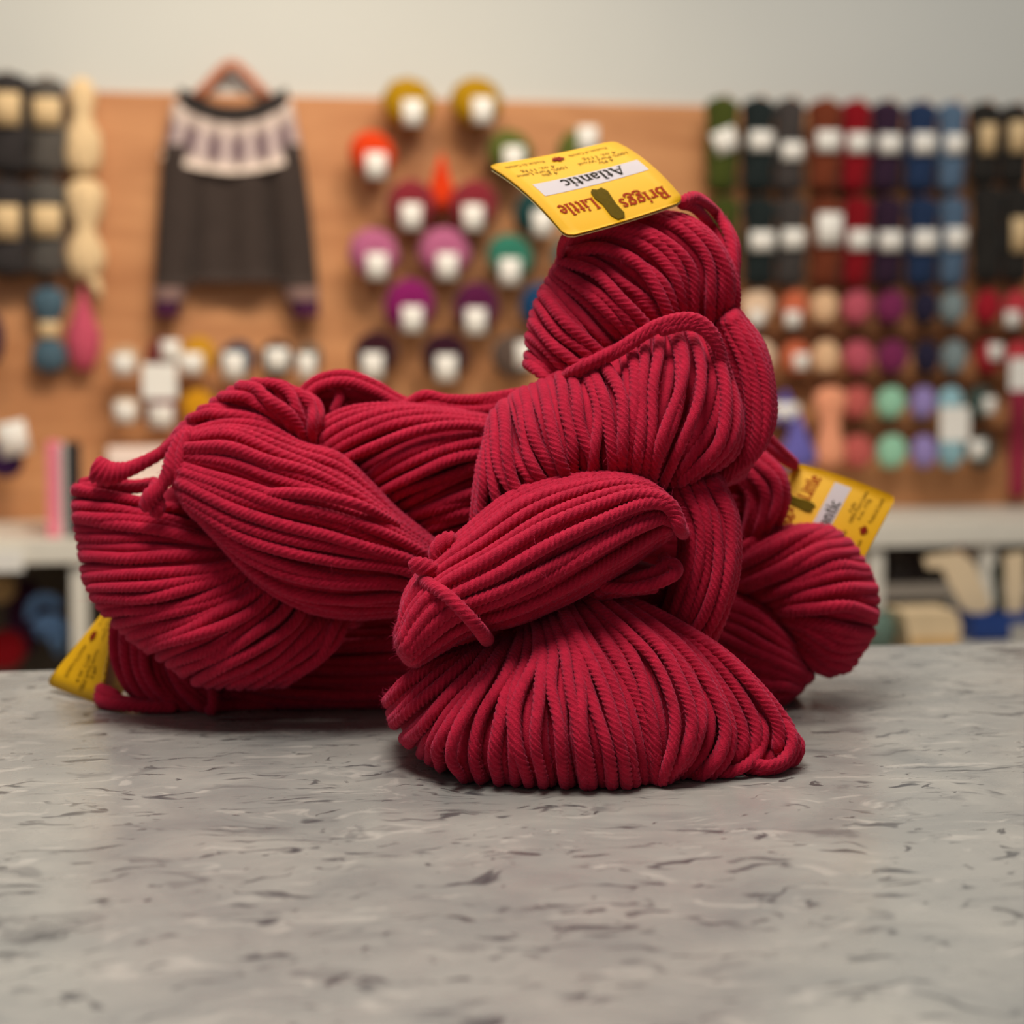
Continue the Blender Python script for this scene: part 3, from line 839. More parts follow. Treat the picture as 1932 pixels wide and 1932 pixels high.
# ------------------------------------------------------------------ yellow hang tags with their print
# strokes of a small serif alphabet: (width, points); x-height 0.5, capitals 0.72
def arc(cx, cy, rx, ry, a0, a1, n=10):
    return [(cx + rx * math.cos(math.radians(a0 + (a1 - a0) * i / n)), cy + ry * math.sin(math.radians(a0 + (a1 - a0) * i / n))) for i in range(n + 1)]
TH, TN = 0.115, 0.05
GLYPH = {
    'B': (0.58, [(TH, [(.14, 0), (.14, .72)]), (TN, [(.02, .02), (.3, .02)]), (TN, [(.02, .70), (.28, .70)]), (TN, [(.14, .39), (.3, .39)]), (TH, arc(.28, .545, .155, .155, 90, -90)), (TH, arc(.3, .20, .19, .18, 90, -90))]),
    'r': (0.42, [(TH, [(.12, 0), (.12, .5)]), (TN, [(.01, .02), (.25, .02)]), (TN, [(.01, .48), (.13, .48)]), (TN * 1.6, arc(.28, .32, .15, .15, 170, 60)), (TH, [(.33, .44), (.38, .42)])]),
    'i': (0.27, [(TH, [(.13, 0), (.13, .5)]), (TN, [(.01, .02), (.26, .02)]), (TN, [(.01, .48), (.14, .48)]), (TH, [(.07, .66), (.19, .66)])]),
    'g': (0.5, [(TH * .9, arc(.23, .33, .15, .15, 0, 360, 16)), (TN * 1.5, [(.35, .42), (.47, .5)]), (TN * 1.6, [(.12, .2), (.08, .1), (.16, .04), (.34, .03)]), (TH * .8, arc(.24, -.1, .19, .11, 60, 400, 16))]),
    's': (0.42, [(TH * .85, [(.34, .40), (.26, .47), (.15, .47), (.09, .39), (.14, .3), (.27, .22), (.34, .13), (.28, .04), (.16, .02), (.06, .1)])]),
    'L': (0.56, [(TH, [(.14, 0), (.14, .72)]), (TN, [(.02, .70), (.28, .70)]), (TN, [(.02, .02), (.48, .02)]), (TH * .8, [(.49, .01), (.51, .2)])]),
    't': (0.34, [(TH, [(.15, .66), (.14, .12), (.18, .04), (.28, .05)]), (TN * 1.2, [(.02, .48), (.3, .48)])]),
    'l': (0.27, [(TH, [(.13, 0), (.13, .74)]), (TN, [(.01, .02), (.26, .02)]), (TN, [(.01, .72), (.14, .72)])]),
    'e': (0.47, [(TN, [(.1, .28), (.38, .28)]), (TH * .85, arc(.24, .25, .16, .22, 10, 320, 16))]),
    'A': (0.70, [(TN * 1.3, [(.08, .02), (.34, .72)]), (TH, [(.34, .72), (.60, .02)]), (TN, [(.18, .25), (.5, .25)]), (TN, [(0, .02), (.2, .02)]), (TN, [(.48, .02), (.7, .02)])]),
    'a': (0.47, [(TH, [(.36, .02), (.36, .34)]), (TH * .8, arc(.23, .34, .13, .14, 0, 160)), (TH * .8, arc(.21, .14, .12, .12, 60, 330)), (TN, [(.24, .25), (.36, .29)]), (TN, [(.36, .05), (.45, .03)])]),
    'n': (0.55, [(TH, [(.12, 0), (.12, .5)]), (TN, [(.01, .02), (.23, .02)]), (TN, [(.01, .48), (.13, .48)]), (TH * .8, arc(.27, .33, .14, .15, 160, 0)), (TH, [(.41, 0), (.41, .34)]), (TN, [(.31, .02), (.53, .02)])]),
    'c': (0.44, [(TH * .85, arc(.24, .25, .17, .22, 50, 320, 14))]),
    '&': (0.66, [(TH * .7, [(.6, .05), (.2, .52), (.22, .66), (.33, .7), (.42, .62), (.38, .5), (.14, .3), (.08, .16), (.16, .04), (.3, .02), (.46, .14), (.54, .32)])]),
    ' ': (0.3, []),
}
def serif_word(word, bold=1.0):
    V, Fc, x = [], [], 0.0
    for ch in word:
        w, strokes = GLYPH[ch]
        for (sw, pts) in strokes:
            p = np.array(pts, float); p[:, 0] += x
            t = np.gradient(p, axis=0); t /= np.linalg.norm(t, axis=1)[:, None] + 1e-9
            nrm = np.stack([-t[:, 1], t[:, 0]], 1) * sw * 0.5 * bold
            b = len(V)
            for q, m in zip(p, nrm):
                V.append(q + m); V.append(q - m)
            for i in range(len(p) - 1):
                Fc.append((b + 2 * i, b + 2 * i + 1, b + 2 * i + 3, b + 2 * i + 2))
        x += w
    return np.array(V), Fc, x

def plain_word(text):
    cu = bpy.data.curves.new('lettering', 'FONT')
    cu.body = text
    cu.resolution_u = 2
    ob = bpy.data.objects.new('lettering', cu)
    COL.objects.link(ob)
    me = bpy.data.meshes.new_from_object(ob)
    V = np.array([v.co[:2] for v in me.vertices]); Fc = [tuple(p.vertices) for p in me.polygons]
    bpy.data.objects.remove(ob); bpy.data.curves.remove(cu); bpy.data.meshes.remove(me)
    return V, Fc, V[:, 0].max()

class Tag:
    """u runs along the reading direction, v from the top edge (at the yarn) down"""
    def __init__(self, tl, tr, br, bl, curl, label, fold=None):
        self.fold = fold
        self.c = [np.array(at(*p)) for p in (tl, tr, br, bl)]
        self.curl = curl
        n = np.cross(self.c[1] - self.c[0], self.c[3] - self.c[0]); n /= np.linalg.norm(n)
        if n.dot(FWD) > 0: n = -n
        self.n = n
        self.w = np.linalg.norm(self.c[1] - self.c[0]); self.h = np.linalg.norm(self.c[3] - self.c[0])
        self.root = empty('hang_tag', (0, 0, 0), label, 'tag', 'yellow tags on the maroon skeins')
        self.panel('front_panel', 0.0, M_YELLOW)
    def T(self, u, v, off=0.0):
        u, v = np.asarray(u, float)[..., None], np.asarray(v, float)[..., None]
        a, b, c, d = self.c
        if self.fold:                          # the card is creased across: beyond the crease it turns away
            vf, dr, ln = self.fold
            w = np.clip((v - vf) / (1 - vf), 0, 1)
            P = (1 - u) * (1 - w) * a + u * (1 - w) * b + u * w * c + (1 - u) * w * d
            return P + np.maximum(0, vf - v) / vf * ln * dr + self.n * off
        P = (1 - u) * (1 - v) * a + u * (1 - v) * b + u * v * c + (1 - u) * v * d
        return P + self.n * (off + self.curl[0] * 4 * v * (1 - v) + self.curl[1] * 4 * u * (1 - u))
    def panel(self, name, off, mat, v1=1.0, tilt=0.0):
        r = 0.07
        vv = np.concatenate([np.linspace(0, r, 6), np.linspace(r, 1 - r, 9)[1:-1], np.linspace(1 - r, 1, 6)])
        e = np.minimum(vv, 1 - vv)
        ins = np.where(e < r, r - np.sqrt(np.maximum(0, r * r - (r - e) ** 2)), 0)
        U = np.linspace(0, 1, 9)
        vv = np.sort(np.concatenate([vv, [self.fold[0] - .01, self.fold[0], self.fold[0] + .01]])) if self.fold else vv
        e = np.minimum(vv, 1 - vv)
        ins = np.where(e < r, r - np.sqrt(np.maximum(0, r * r - (r - e) ** 2)), 0)
        uu = ins[:, None] + (1 - 2 * ins[:, None]) * U[None, :]
        V2 = np.repeat(vv[:, None], 9, 1) * v1
        f = self.T(uu, V2, off) - self.n * (tilt * V2)[..., None]
        bk = f - self.n * 0.0005
        m, k = uu.shape
        idx = np.arange(m * k).reshape(m, k); idb = idx + m * k
        q = [np.stack([idx[:-1, :-1], idx[:-1, 1:], idx[1:, 1:], idx[1:, :-1]], -1).reshape(-1, 4),
             np.stack([idb[:-1, :-1], idb[1:, :-1], idb[1:, 1:], idb[:-1, 1:]], -1).reshape(-1, 4)]
        for a, b in ((idx[0], idb[0]), (idx[-1], idb[-1]), (idx[:, 0], idb[:, 0]), (idx[:, -1], idb[:, -1])):
            q.append(np.stack([a[:-1], a[1:], b[1:], b[:-1]], -1))
        return link(name, mesh_np(name, np.vstack([f.reshape(-1, 3), bk.reshape(-1, 3)]), np.vstack(q)), mat, self.root)
    def flat(self, name, V, Fc, mat, u0, u1, v_base, size, parent=None, off=0.00025):
        """place flat shapes: V in its own units, squeezed to u0..u1, size = height of one unit in v"""
        V = np.asarray(V, float); x = V[:, 0]
        u = u0 + (u1 - u0) * (x - x.min()) / (x.max() - x.min() + 1e-9)
        P = self.T(u, v_base - V[:, 1] * size, off)
        me = bpy.data.meshes.new(name); me.from_pydata([tuple(p) for p in P], [], Fc)
        return link(name, me, mat, parent or self.root)
    def rect(self, name, u0, u1, v0, v1, mat, off=0.00012):
        U = np.linspace(u0, u1, 9); Vv = np.linspace(v0, v1, 3)
        uu, vv = np.meshgrid(U, Vv)
        P = self.T(uu, vv, off).reshape(-1, 3)
        q = [(r * 9 + c, r * 9 + c + 1, (r + 1) * 9 + c + 1, (r + 1) * 9 + c) for r in range(2) for c in range(8)]
        return link(name, mesh_np(name, P, q), mat, self.root)
    def print_all(self):
        V, Fc, _ = serif_word('Briggs', 1.25); self.flat('lettering', V, Fc, M_REDINK, .07, .45, .20, .17)
        V, Fc, _ = serif_word('Little', 1.25); self.flat('lettering', V, Fc, M_REDINK, .60, .90, .29, .17)
        # emblem between the words: a horned sheep's head on its neck
        out = [(.475, .365), (.45, .31), (.465, .24), (.478, .16), (.472, .06), (.50, .02), (.57, .02), (.602, .07), (.595, .2), (.612, .27), (.60, .34), (.565, .372), (.525, .352)]
        o = (np.array(out) - [.515, 0]) * [.82, 1] + [.512, 0]; P = self.T(o[:, 0], o[:, 1], 0.0006)
        me = bpy.data.meshes.new('emblem'); me.from_pydata([tuple(p) for p in P], [], [tuple(range(len(out)))])
        link('emblem', me, M_OLIVE, self.root)
        s = self.rect('title_strip', .05, .90, .42, .585, M_STRIP)
        V, Fc, _ = serif_word('Atlantic', 1.15); self.flat('lettering', V, Fc, M_INK, .20, .70, .565, .155, s, .0003)
        for (txt, u0, u1, v) in (('4 Ply', .19, .31, .695), ('100% Pure Wool', .05, .44, .745), ('4 oz. 113g', .11, .37, .80),
                                 ('4 plis', .64, .76, .695), ('100% Pure Laine', .54, .93, .745), ('4 oz. 113g', .60, .86, .80),
                                 ('Product of Canada', .12, .42, .91), ('Produit du Canada', .62, .92, .91)):
            V, Fc, _ = plain_word(txt); self.flat('lettering', V, Fc, M_SMALLINK, u0, u1, v, .058)
        half = [(0, 1), (.14, .72), (.3, .8), (.24, .42), (.5, .62), (.56, .5), (.86, .5), (.76, .26), (.9, .18), (.5, -.16), (.56, -.34), (.06, -.26), (.04, -.66)]
        lf = half + [(-x, y) for (x, y) in half[::-1] if x > 0]
        o = np.array(lf) * np.array([.056, -.062]) + np.array([.52, .885])
        P = self.T(o[:, 0], o[:, 1], 0.0006)
        me = bpy.data.meshes.new('maple_leaf'); me.from_pydata([tuple(p) for p in P], [], [tuple(range(len(lf)))])
        link('maple_leaf', me, M_LEAF, self.root)

T1 = Tag((1292, 378, .910), (1068, 446, .884), (919, 311, .918), (1157, 265, .944), (.0035, -.001), 'yellow tag sticking up over the upright skein, printed text upside down')
T1.panel('back_panel', -0.0010, M_CARDBACK, .99, .0004)
T1.print_all()
T2 = Tag((1424, 1014, 1.045), (1503, 872, 1.066), (1692, 938, 1.050), (1607, 1098, 1.036), (.002, .001), 'yellow tag standing out behind the right end of the long skein')
T2.panel('back_panel', -0.0010, M_CARDBACK, .97, .006)
T2.print_all()
T3 = Tag((188, 1329, 1.0245), (226, 1130, 1.040), (240, 1098, 1.070), (84, 1290, 1.066), (.0, .0), 'yellow folded tag standing on the counter at the lower skein', (.56, np.array([0.34, 0.94, 0.0]), .035))
T3.print_all()

# ------------------------------------------------------------------ plywood display board on the wall
def wp(px, py, off=0.0):
    return on_y(px, py, YW - off)
bz1 = wp(700, 187)[2]
bz0 = -0.165
bd = MB().box((wp(-330, 500)[0], YW - 0.018, bz0), (wp(2300, 500)[0], YW, bz1), 0.002).build('display_board', M_BOARD)
tag(bd, 'orange brown plywood display board covering the back wall', 'display board')
def peg(px, py, length=0.04):
    p = wp(px, py, 0.018)
    MB().tube([p, p + np.array([0, -length, 0.01])], .006, 8).build('peg', M_WOOD, bd)

# ---- round skeins seen end-on
def ball_mesh(seed):
    r_ = random.Random(seed)
    nt_, npz = 30, 13
    V, Q = [], []
    tw = r_.uniform(2, 5); k = r_.choice([9, 11, 13]); ph = r_.uniform(0, 6)
    for j in range(npz):
        f = j / (npz - 1) * math.pi
        for i in range(nt_):
            t = i * 2 * math.pi / nt_
            rr = 1 + 0.05 * math.sin(k * t + tw * f * 2 + ph) * math.sin(f) + 0.05 * math.sin(2 * t + ph)
            dim = -0.22 * math.exp(-((f / 0.5) ** 2))       # the dimple where the yarn turns in
            V.append((rr * math.sin(f) * math.cos(t), -(math.cos(f) * (0.8 + dim)), rr * math.sin(f) * math.sin(t)))
    for j in range(npz - 1):
        for i in range(nt_):
            a, b = j * nt_ + i, j * nt_ + (i + 1) % nt_
            Q.append((a, b, b + nt_, a + nt_))
    return mesh_np('ball', V, Q)
BALLS = [ball_mesh(s) for s in range(4)]
for m_ in BALLS: m_.materials.append(M_BOARD)
def bent_card(w, h, t, bend):
    V, Q = [], []
    n = 8
    for i in range(n + 1):
        x = (i / n - .5)
        y = bend * (2 * x) ** 2
        V += [(x * w, y, -h / 2), (x * w, y, h / 2), (x * w, y + t, -h / 2), (x * w, y + t, h / 2)]
    for i in range(n):
        a = 4 * i
        Q += [(a, a + 4, a + 5, a + 1), (a + 2, a + 3, a + 7, a + 6), (a + 1, a + 5, a + 7, a + 3), (a, a + 2, a + 6, a + 4)]
    Q += [(0, 1, 3, 2), (4 * n, 4 * n + 2, 4 * n + 3, 4 * n + 1)]
    return mesh_np('label_band', V, Q)

WN = [0]
def wool_rgb(rgb):
    return wool('wool_%02x%02x%02x' % rgb, rgb, sheen=0.25, scale=60, noise=0.2)

def ball(px, py, r, rgb, label, group, lab=None, labsize=None, labmat=None, sy=1.0, off=0.09, labrot=0.0, rx=None):
    WN[0] += 1
    off = max(off, r * 1.0 * mpp(px, py, YW) + 0.02)
    p = wp(px, py, off)
    s = r * mpp(px, py, YW - off)
    root = empty('yarn_ball', p, label, 'yarn ball', group)
    b = link('winding', BALLS[WN[0] % 4], wool_rgb(rgb), root)
    b.data.polygons.foreach_set('use_smooth', np.ones(len(b.data.polygons), bool))
    b.scale = (s * (rx or r) / r * .96, s * 0.95, s * sy)
    b.rotation_euler = (0, 0.4 * WN[0], 0) if sy == 1.0 and not rx else (0, 0, 0)
    if lab:
        lx, ly = lab
        q = on_y(lx, ly, YW - off - s * 0.95)
        w, h = labsize or (r * 1.05, r * 1.15)
        m = mpp(lx, ly, YW - off - s)
        c = link('label_band', bent_card(w * m, h * m, .002, .012), labmat or M_WHITE, root)
        c.location = Vector(q) - Vector(p)
        c.rotation_euler = (0, labrot, 0)
    peg(px, py, off - .019 - s * .77)
    return root

GB = 'yarn balls in the staggered middle rows'
MU, OR, OL, MR, PK, TE, MG, PU, PL = (170, 128, 8), (214, 62, 18), (88, 96, 38), (128, 38, 48), (176, 96, 132), (48, 116, 96), (128, 24, 92), (84, 20, 62), (52, 18, 28)
for a in (
    (770, 195, 47, MU, 'mustard yarn ball at the board top edge, nearer the sweater', (781, 212)),
    (898, 193, 46, MU, 'mustard yarn ball at the board top edge, farther from the sweater', (913, 208)),
    (702, 290, 42, OR, 'orange red yarn ball with white label beside the patterned sweater', (711, 312)),
    (962, 290, 43, OL, 'olive green yarn ball half behind the upright yellow tag', (972, 300)),
    (1092, 288, 42, OL, 'olive green yarn ball peeking over the top edge of the yellow tag', (1112, 262)),
    (775, 388, 46, MR, 'dark red yarn ball left of the pointed orange hank', (778, 408)),
    (893, 388, 46, MR, 'dark red yarn ball right of the pointed orange hank', (895, 410)),
    (1012, 400, 42, (26, 62, 62), 'dark teal yarn ball under the upright yellow tag', (1027, 420)),
    (705, 478, 46, PK, 'mauve pink yarn ball at the left end of its row', (713, 502)),
    (838, 476, 47, PK, 'mauve pink yarn ball between its pink neighbour and the teal ball', (846, 502)),
    (962, 486, 43, TE, 'sea green yarn ball beside the top of the upright skein', (965, 512)),
    (1085, 490, 42, (60, 110, 110), 'grey teal yarn ball mostly behind the top of the upright skein', None),
    (772, 576, 48, MG, 'bright magenta yarn ball above the two dark plum balls', (780, 602)),
    (898, 580, 44, PU, 'deep purple yarn ball right of the magenta one', (900, 606)),
    (1022, 576, 42, (18, 62, 100), 'blue yarn ball cut off by the upright skein', None),
    (708, 668, 42, PL, 'blackish plum yarn ball directly above the long skein, left of two', (705, 690)),
    (840, 672, 43, (48, 14, 30), 'blackish plum yarn ball directly above the long skein, right of two', (844, 694)),
    (972, 672, 42, (88, 72, 64), 'grey brown yarn ball touching the upright skein outline', (996, 670)),
):
    ball(a[0], a[1], a[2] * 1.05, a[3], a[4], GB, a[5], (40, 49))

# pointed orange hank
def drop(px, py0, py1, w, rgb, name, label, cat, group=None, off=.05, prof=None, bandat=None):
    c = wp(px, (py0 + py1) / 2, off); m = mpp(px, (py0 + py1) / 2, YW - off)
    H = (py1 - py0) * m
    root = empty(name, c, label, cat, group)
    prof = prof or [(.02, .5), (.25, .35), (.45, .15), (.8, -.1), (1, -.3), (.8, -.44), (.2, -.5)]
    mb = MB()
    rings = []
    n = 26
    for (r, z) in prof:
        rings.append([mb.bm.verts.new((r * w / 2 * m * math.cos(k * 2 * math.pi / n) * (1 + .08 * math.sin(8 * 2 * math.pi * k / n + 9 * z)), r * w / 2 * m * .7 * math.sin(k * 2 * math.pi / n) * (1 + .08 * math.sin(8 * 2 * math.pi * k / n + 9 * z)), z * H)) for k in range(n)])
    for r0, r1 in zip(rings, rings[1:]):
        for k in range(n): mb.bm.faces.new((r0[k], r1[k], r1[(k + 1) % n], r0[(k + 1) % n]))
    mb.bm.faces.new(rings[0]); mb.bm.faces.new(rings[-1][::-1])
    o = mb.build('winding', wool_rgb(rgb), root, True)
    if bandat:
        z0, z1, rr, mat, wd = bandat
        k = MB().lathe([(rr * w / 2 * m, z0 * H), (rr * w / 2 * m * 1.03, (z0 + z1) / 2 * H), (rr * w / 2 * m, z1 * H)], 20)
        b = k.build('label_band', mat, root, True); b.scale = (1, .75, 1)
    return root
drop(833, 288, 398, 58, (214, 58, 14), 'yarn_hank', 'pointed orange red hank hanging between the two dark red balls', 'yarn', off=.06)

# ---- twisted hanks hanging in columns
def hank(px, py0, py1, w, rgb, label, group, lab=None, labmat=None, off=.07, wobble=.07, tw=2.2, cat='yarn', labrot=0.0):
    c = wp(px, (py0 + py1) / 2, off); m = mpp(px, (py0 + py1) / 2, YW - off)
    H = (py1 - py0) * m; R = w / 2 * m
    root = empty('yarn_hank', c, label, cat, group)
    nz, n = 22, 28
    V, Q = [], []
    for j in range(nz):
        z = j / (nz - 1); zz = z - .5
        env = min(1.0, (1 - abs(2 * zz) ** 9) ** .5 + .05)
        for i in range(n):
            t = i * 2 * math.pi / n
            r = R * env * (1 - wobble + wobble * math.cos(2 * (t - tw * z * math.pi))) * (1 + .035 * math.sin(14 * t + 12 * z))
            V.append((r * math.cos(t), r * .8 * math.sin(t), zz * H))
    for j in range(nz - 1):
        for i in range(n):
            a, b = j * n + i, j * n + (i + 1) % n
            Q.append((a, b, b + n, a + n))
    Tt = [(0, i + 1, i) for i in range(1, n - 1)] + [((nz - 1) * n, (nz - 1) * n + i, (nz - 1) * n + i + 1) for i in range(1, n - 1)]
    link('winding', mesh_np('winding', V, Q, Tt), wool_rgb(rgb), root, True)
    if lab:
        y0, y1, ww = lab
        z0 = ((py0 + py1) / 2 - y1) * m; z1 = ((py0 + py1) / 2 - y0) * m
        b = link('label_band', bent_card(ww * m, z1 - z0, .0015, .26 * R), labmat or M_WHITE, root, True)
        b.location = (0, -R * .82 - .006, (z0 + z1) / 2)
        b.rotation_euler = (0, labrot, 0)
    peg(px, py0 + 14, off - .019 - R * .82)
    return root

GL = 'natural wool hanks at the left'
CH, DG, CR = (52, 48, 46), (84, 79, 74), (226, 196, 152)
hank(14, 136, 332, 84, (50, 46, 46), 'charcoal hank with kraft label cut off by the left edge, upper row', GL, (178, 240, 50), M_TAN)
hank(89, 146, 332, 72, DG, 'dark grey hank with kraft label beside the cream hank, upper row', GL, (188, 242, 52), M_TAN)
hank(13, 336, 524, 84, (54, 50, 50), 'charcoal hank with kraft label cut off by the left edge, lower row', GL, (390, 452, 50), M_TAN)
hank(88, 336, 524, 72, (82, 78, 74), 'dark grey hank with kraft label beside the cream hank, lower row', GL, (390, 448, 54), M_TAN)
LUMP = [(.25, .5), (.62, .42), (.7, .3), (.5, .16), (.55, .05), (.95, -.08), (1, -.2), (.9, -.36), (.5, -.5)]
drop(155, 148, 332, 72, CR, 'yarn_hank', 'cream hank with pinched middle at the top, edge of the board', 'yarn', GL, prof=LUMP)
LUMP2 = [(.4, .5), (.9, .42), (1, .3), (.8, .14), (.5, .02), (.55, -.04), (.95, -.18), (.98, -.3), (.7, -.46), (.3, -.5)]
d = drop(160, 338, 528, 74, CR, 'yarn_hank', 'cream hank in two lumps with a loose tail, second from the top', 'yarn', GL, prof=LUMP2)
m = mpp(180, 540, YW - .05)
MB().tube([(.01, 0, -.085), (.022, -.005, -.11), (.026, 0, -.135)], [.012, .010, .006], 8).build('loose_tail', wool_rgb(CR), d, True)
DUMB = [(.3, .5), (.9, .42), (1, .3), (.85, .18), (.45, .1), (.42, -.1), (.85, -.18), (1, -.3), (.9, -.42), (.3, -.5)]
drop(92, 540, 704, 64, (74, 98, 112), 'yarn_hank', 'slate blue hank gathered by a cream band under the grey hanks', 'yarn', GL, prof=DUMB, bandat=(-.09, .09, .62, M_TAN, 1))
drop(157, 535, 700, 66, (196, 82, 104), 'pot_holder', 'pink diamond shaped knit hanging beside the slate blue hank', 'pot holder', off=.05,
     prof=[(.03, .5), (.1, .42), (.35, .25), (.65, .08), (1, -.1), (.85, -.3), (.5, -.46), (.2, -.5)])
ball(-22, 640, 30, (46, 22, 52), 'navy purple yarn ball sliver at the left edge of the board', GL, sy=1.9)
ball(8, 866, 36, (50, 20, 66), 'dark purple ball with square white ticket above the shelf at left edge', GL, (24, 828), (56, 64), labrot=-.2)

GC = 'yarn balls in the small cluster below the sweater'
for a in (
    (236, 680, 28, (186, 158, 128), 'beige ball with round label at the left end of the upper cluster row', (233, 688), (40, 40)),
    (306, 672, 36, (110, 42, 40), 'rust brown ball above the big white price square', (322, 662), (36, 40)),
    (373, 672, 38, (196, 140, 24), 'golden ball with white label below the left sweater cuff side', (361, 686), (44, 40)),
    (447, 680, 37, (42, 50, 72), 'navy ball with white label in the middle of the cluster', (442, 690), (40, 50)),
    (522, 678, 38, (44, 26, 28), 'black brown ball with white label in the cluster', (524, 678), (42, 42)),
    (583, 678, 30, (98, 88, 78), 'grey ball at the right end of the cluster', (580, 690), (34, 46)),
    (238, 774, 28, (182, 152, 122), 'beige ball with round label at the left end of the lower cluster row', (236, 778), (40, 40)),
    (304, 780, 34, (112, 30, 44), 'dark maroon ball with white label below the big white price square', (304, 786), (46, 42)),
    (372, 768, 36, (200, 140, 20), 'golden ball in the lower cluster row right behind the long skein', None, None),
):
    ball(a[0], a[1], a[2], a[3], a[4], GC, a[5], a[6], rx={306: 32, 373: 34, 447: 36, 522: 33, 583: 26, 304: 32, 372: 33}.get(a[0]))
s0, s1 = on_y(268, 686, YW - .26), on_y(334, 752, YW - .26)
pc = MB().box((s0[0], YW - .262, s1[2]), (s1[0], YW - .26, s0[2]), .0005).build('price_card', M_WHITE)
tag(pc, 'square white price card hanging in front of the small cluster', 'card')
MB().tube([((s0[0] + s1[0]) / 2, YW - .258, s1[2] + .02), ((s0[0] + s1[0]) / 2, YW - .02, s1[2] + .03)], .003, 6).build('card_hook', M_WOOD, pc)

# ---- right wall: two rows of long hanks, then rows of balls
GR = 'long hanks in colour columns at the right'
cols = [(1362, 58, (64, 72, 24), 'olive green'), (1430, 58, (30, 38, 38), 'bottle black'), (1489, 54, (66, 60, 58), 'charcoal grey'), (1556, 60, (112, 52, 30), 'rust brown'),
        (1614, 54, (132, 12, 24), 'crimson'), (1672, 56, (50, 30, 50), 'aubergine'), (1736, 58, (34, 52, 84), 'navy blue'), (1795, 50, (84, 106, 130), 'slate blue')]
ly1 = [(246, 288), (250, 286), (270, 304), (250, 288), (254, 290), (256, 292), (254, 292), (256, 292)]
ly2 = [None, (438, 474), (434, 470), (404, 464), (436, 472), (438, 474), (436, 474), (432, 470)]
for k, (cx, w, rgb, nm) in enumerate(cols):
    hank(cx, 182 + k * 1.5, 366, w * 1.1, rgb, nm + ' hank with white band in the upper row of the colour columns', GR, (ly1[k][0], ly1[k][1], w * .80), off=.08, labrot=-.4 if k == 0 else 0)
    hank(cx + 2, 370, 544, w * 1.1, tuple(int(v * .95) for v in rgb), nm + (' hank in the lower row half behind the tag loop' if k == 0 else ' hank with white band in the lower row of the colour columns'), GR,
         None if k == 0 else (ly2[k][0], ly2[k][1], w * .82), off=.08)
GK = 'black hanks with kraft labels at the right edge'
for (cx, y0, y1, lab, txt) in ((1856, 196, 345, (236, 292, 34), 'black hank with kraft label next to the slate blue column'), (1914, 200, 345, (232, 290, 40), 'black hank with kraft label cut by the right edge, upper row'),
                               (1862, 352, 530, None, 'black hank without label in the lower row next to slate blue'), (1918, 352, 530, (412, 476, 38), 'black hank with kraft label cut by the right edge, lower row')):
    hank(cx, y0 - 4, y1 + 6, 60, (40, 37, 34), txt, GK, lab, M_TAN, off=.08)
def gapr(xs, k, r):
    return min([r] + [abs(xs[k] - xs[q]) / 2 - .5 for q in (k - 1, k + 1) if 0 <= q < len(xs)])
GS = 'small yarn balls in the rows below the long hanks'
rowA = [(1428, (226, 194, 164), 'cream'), (1498, (202, 104, 72), 'coral'), (1554, (226, 184, 144), 'peach'), (1616, (186, 84, 100), 'rose pink'), (1680, (120, 40, 82), 'plum'),
        (1745, (38, 34, 56), 'midnight blue'), (1796, (126, 140, 142), 'pale grey blue'), (1862, (158, 26, 40), 'red'), (1918, (188, 58, 66), 'rosy red')]
for k, (cx, rgb, nm) in enumerate(rowA):
    ball(cx, 580, 33, rgb, nm + ' ball directly below the long hanks', GS, {1: (1500, 602), 0: (1432, 600), 8: (1916, 602)}.get(k), (30, 30), off=.075, rx=gapr([q[0] for q in rowA], k, 33))
    ball(cx + 3, 674, 33, rgb, nm + ' ball in the second row below the long hanks', GS, {1: (1516, 682), 7: (1884, 664)}.get(k), (30, 30), off=.075, rx=gapr([q[0] for q in rowA], k, 33))
rowB = [(1616, (190, 92, 86), 'salmon'), (1680, (150, 202, 172), 'mint green'), (1741, (150, 134, 190), 'lavender'), (1792, (150, 192, 202), 'aqua'), (1848, (62, 78, 72), 'dark grey green')]
for k, (cx, rgb, nm) in enumerate(rowB):
    ball(cx, 760, 31, rgb, nm + ' ball in the third row below the long hanks', GS, (1872, 765) if k == 4 else None, (26, 32), off=.075, rx=gapr([q[0] for q in rowB], k, 31))
    ball(cx + 2, 852, 33, rgb, nm + ' ball in the lowest row above the white shelf', GS, (1850, 848) if k == 4 else None, (34, 36), off=.075, rx=gapr([q[0] for q in rowB], k, 33))
drop(1482, 735, 800, 60, (96, 90, 168), 'yarn_hank', 'violet blue hank end above the periwinkle one', 'yarn', GS, off=.07, bandat=(-.35, .1, .9, M_WHITE, 1))
drop(1505, 780, 885, 74, (104, 98, 172), 'yarn_hank', 'periwinkle hank hanging above the right yellow tag', 'yarn', GS, off=.085)
drop(1566, 730, 880, 64, (236, 158, 122), 'yarn_hank', 'peach hank hanging long with a narrow waist', 'yarn', GS, off=.085, prof=[(.4, .5), (.9, .42), (1, .3), (.7, .16), (.6, 0), (.8, -.2), (.95, -.36), (.6, -.5)])
c0, c1 = on_y(1774, 768, YW - .2), on_y(1828, 832, YW - .2)
pc = MB().box((c0[0], YW - .202, c1[2]), (c1[0], YW - .2, c0[2]), .0005).build('price_card', M_WHITE)
tag(pc, 'white price card hanging over the aqua balls', 'card')
MB().tube([((c0[0] + c1[0]) / 2, YW - .199, c1[2] - .005), ((c0[0] + c1[0]) / 2, YW - .16, c1[2] + .022), ((c0[0] + c1[0]) / 2, YW - .023, c1[2] + .022)], .002, 6).build('card_hook', M_WOOD, pc)
c0, c1 = on_y(1905, 676, YW - .2), on_y(1950, 736, YW - .2)
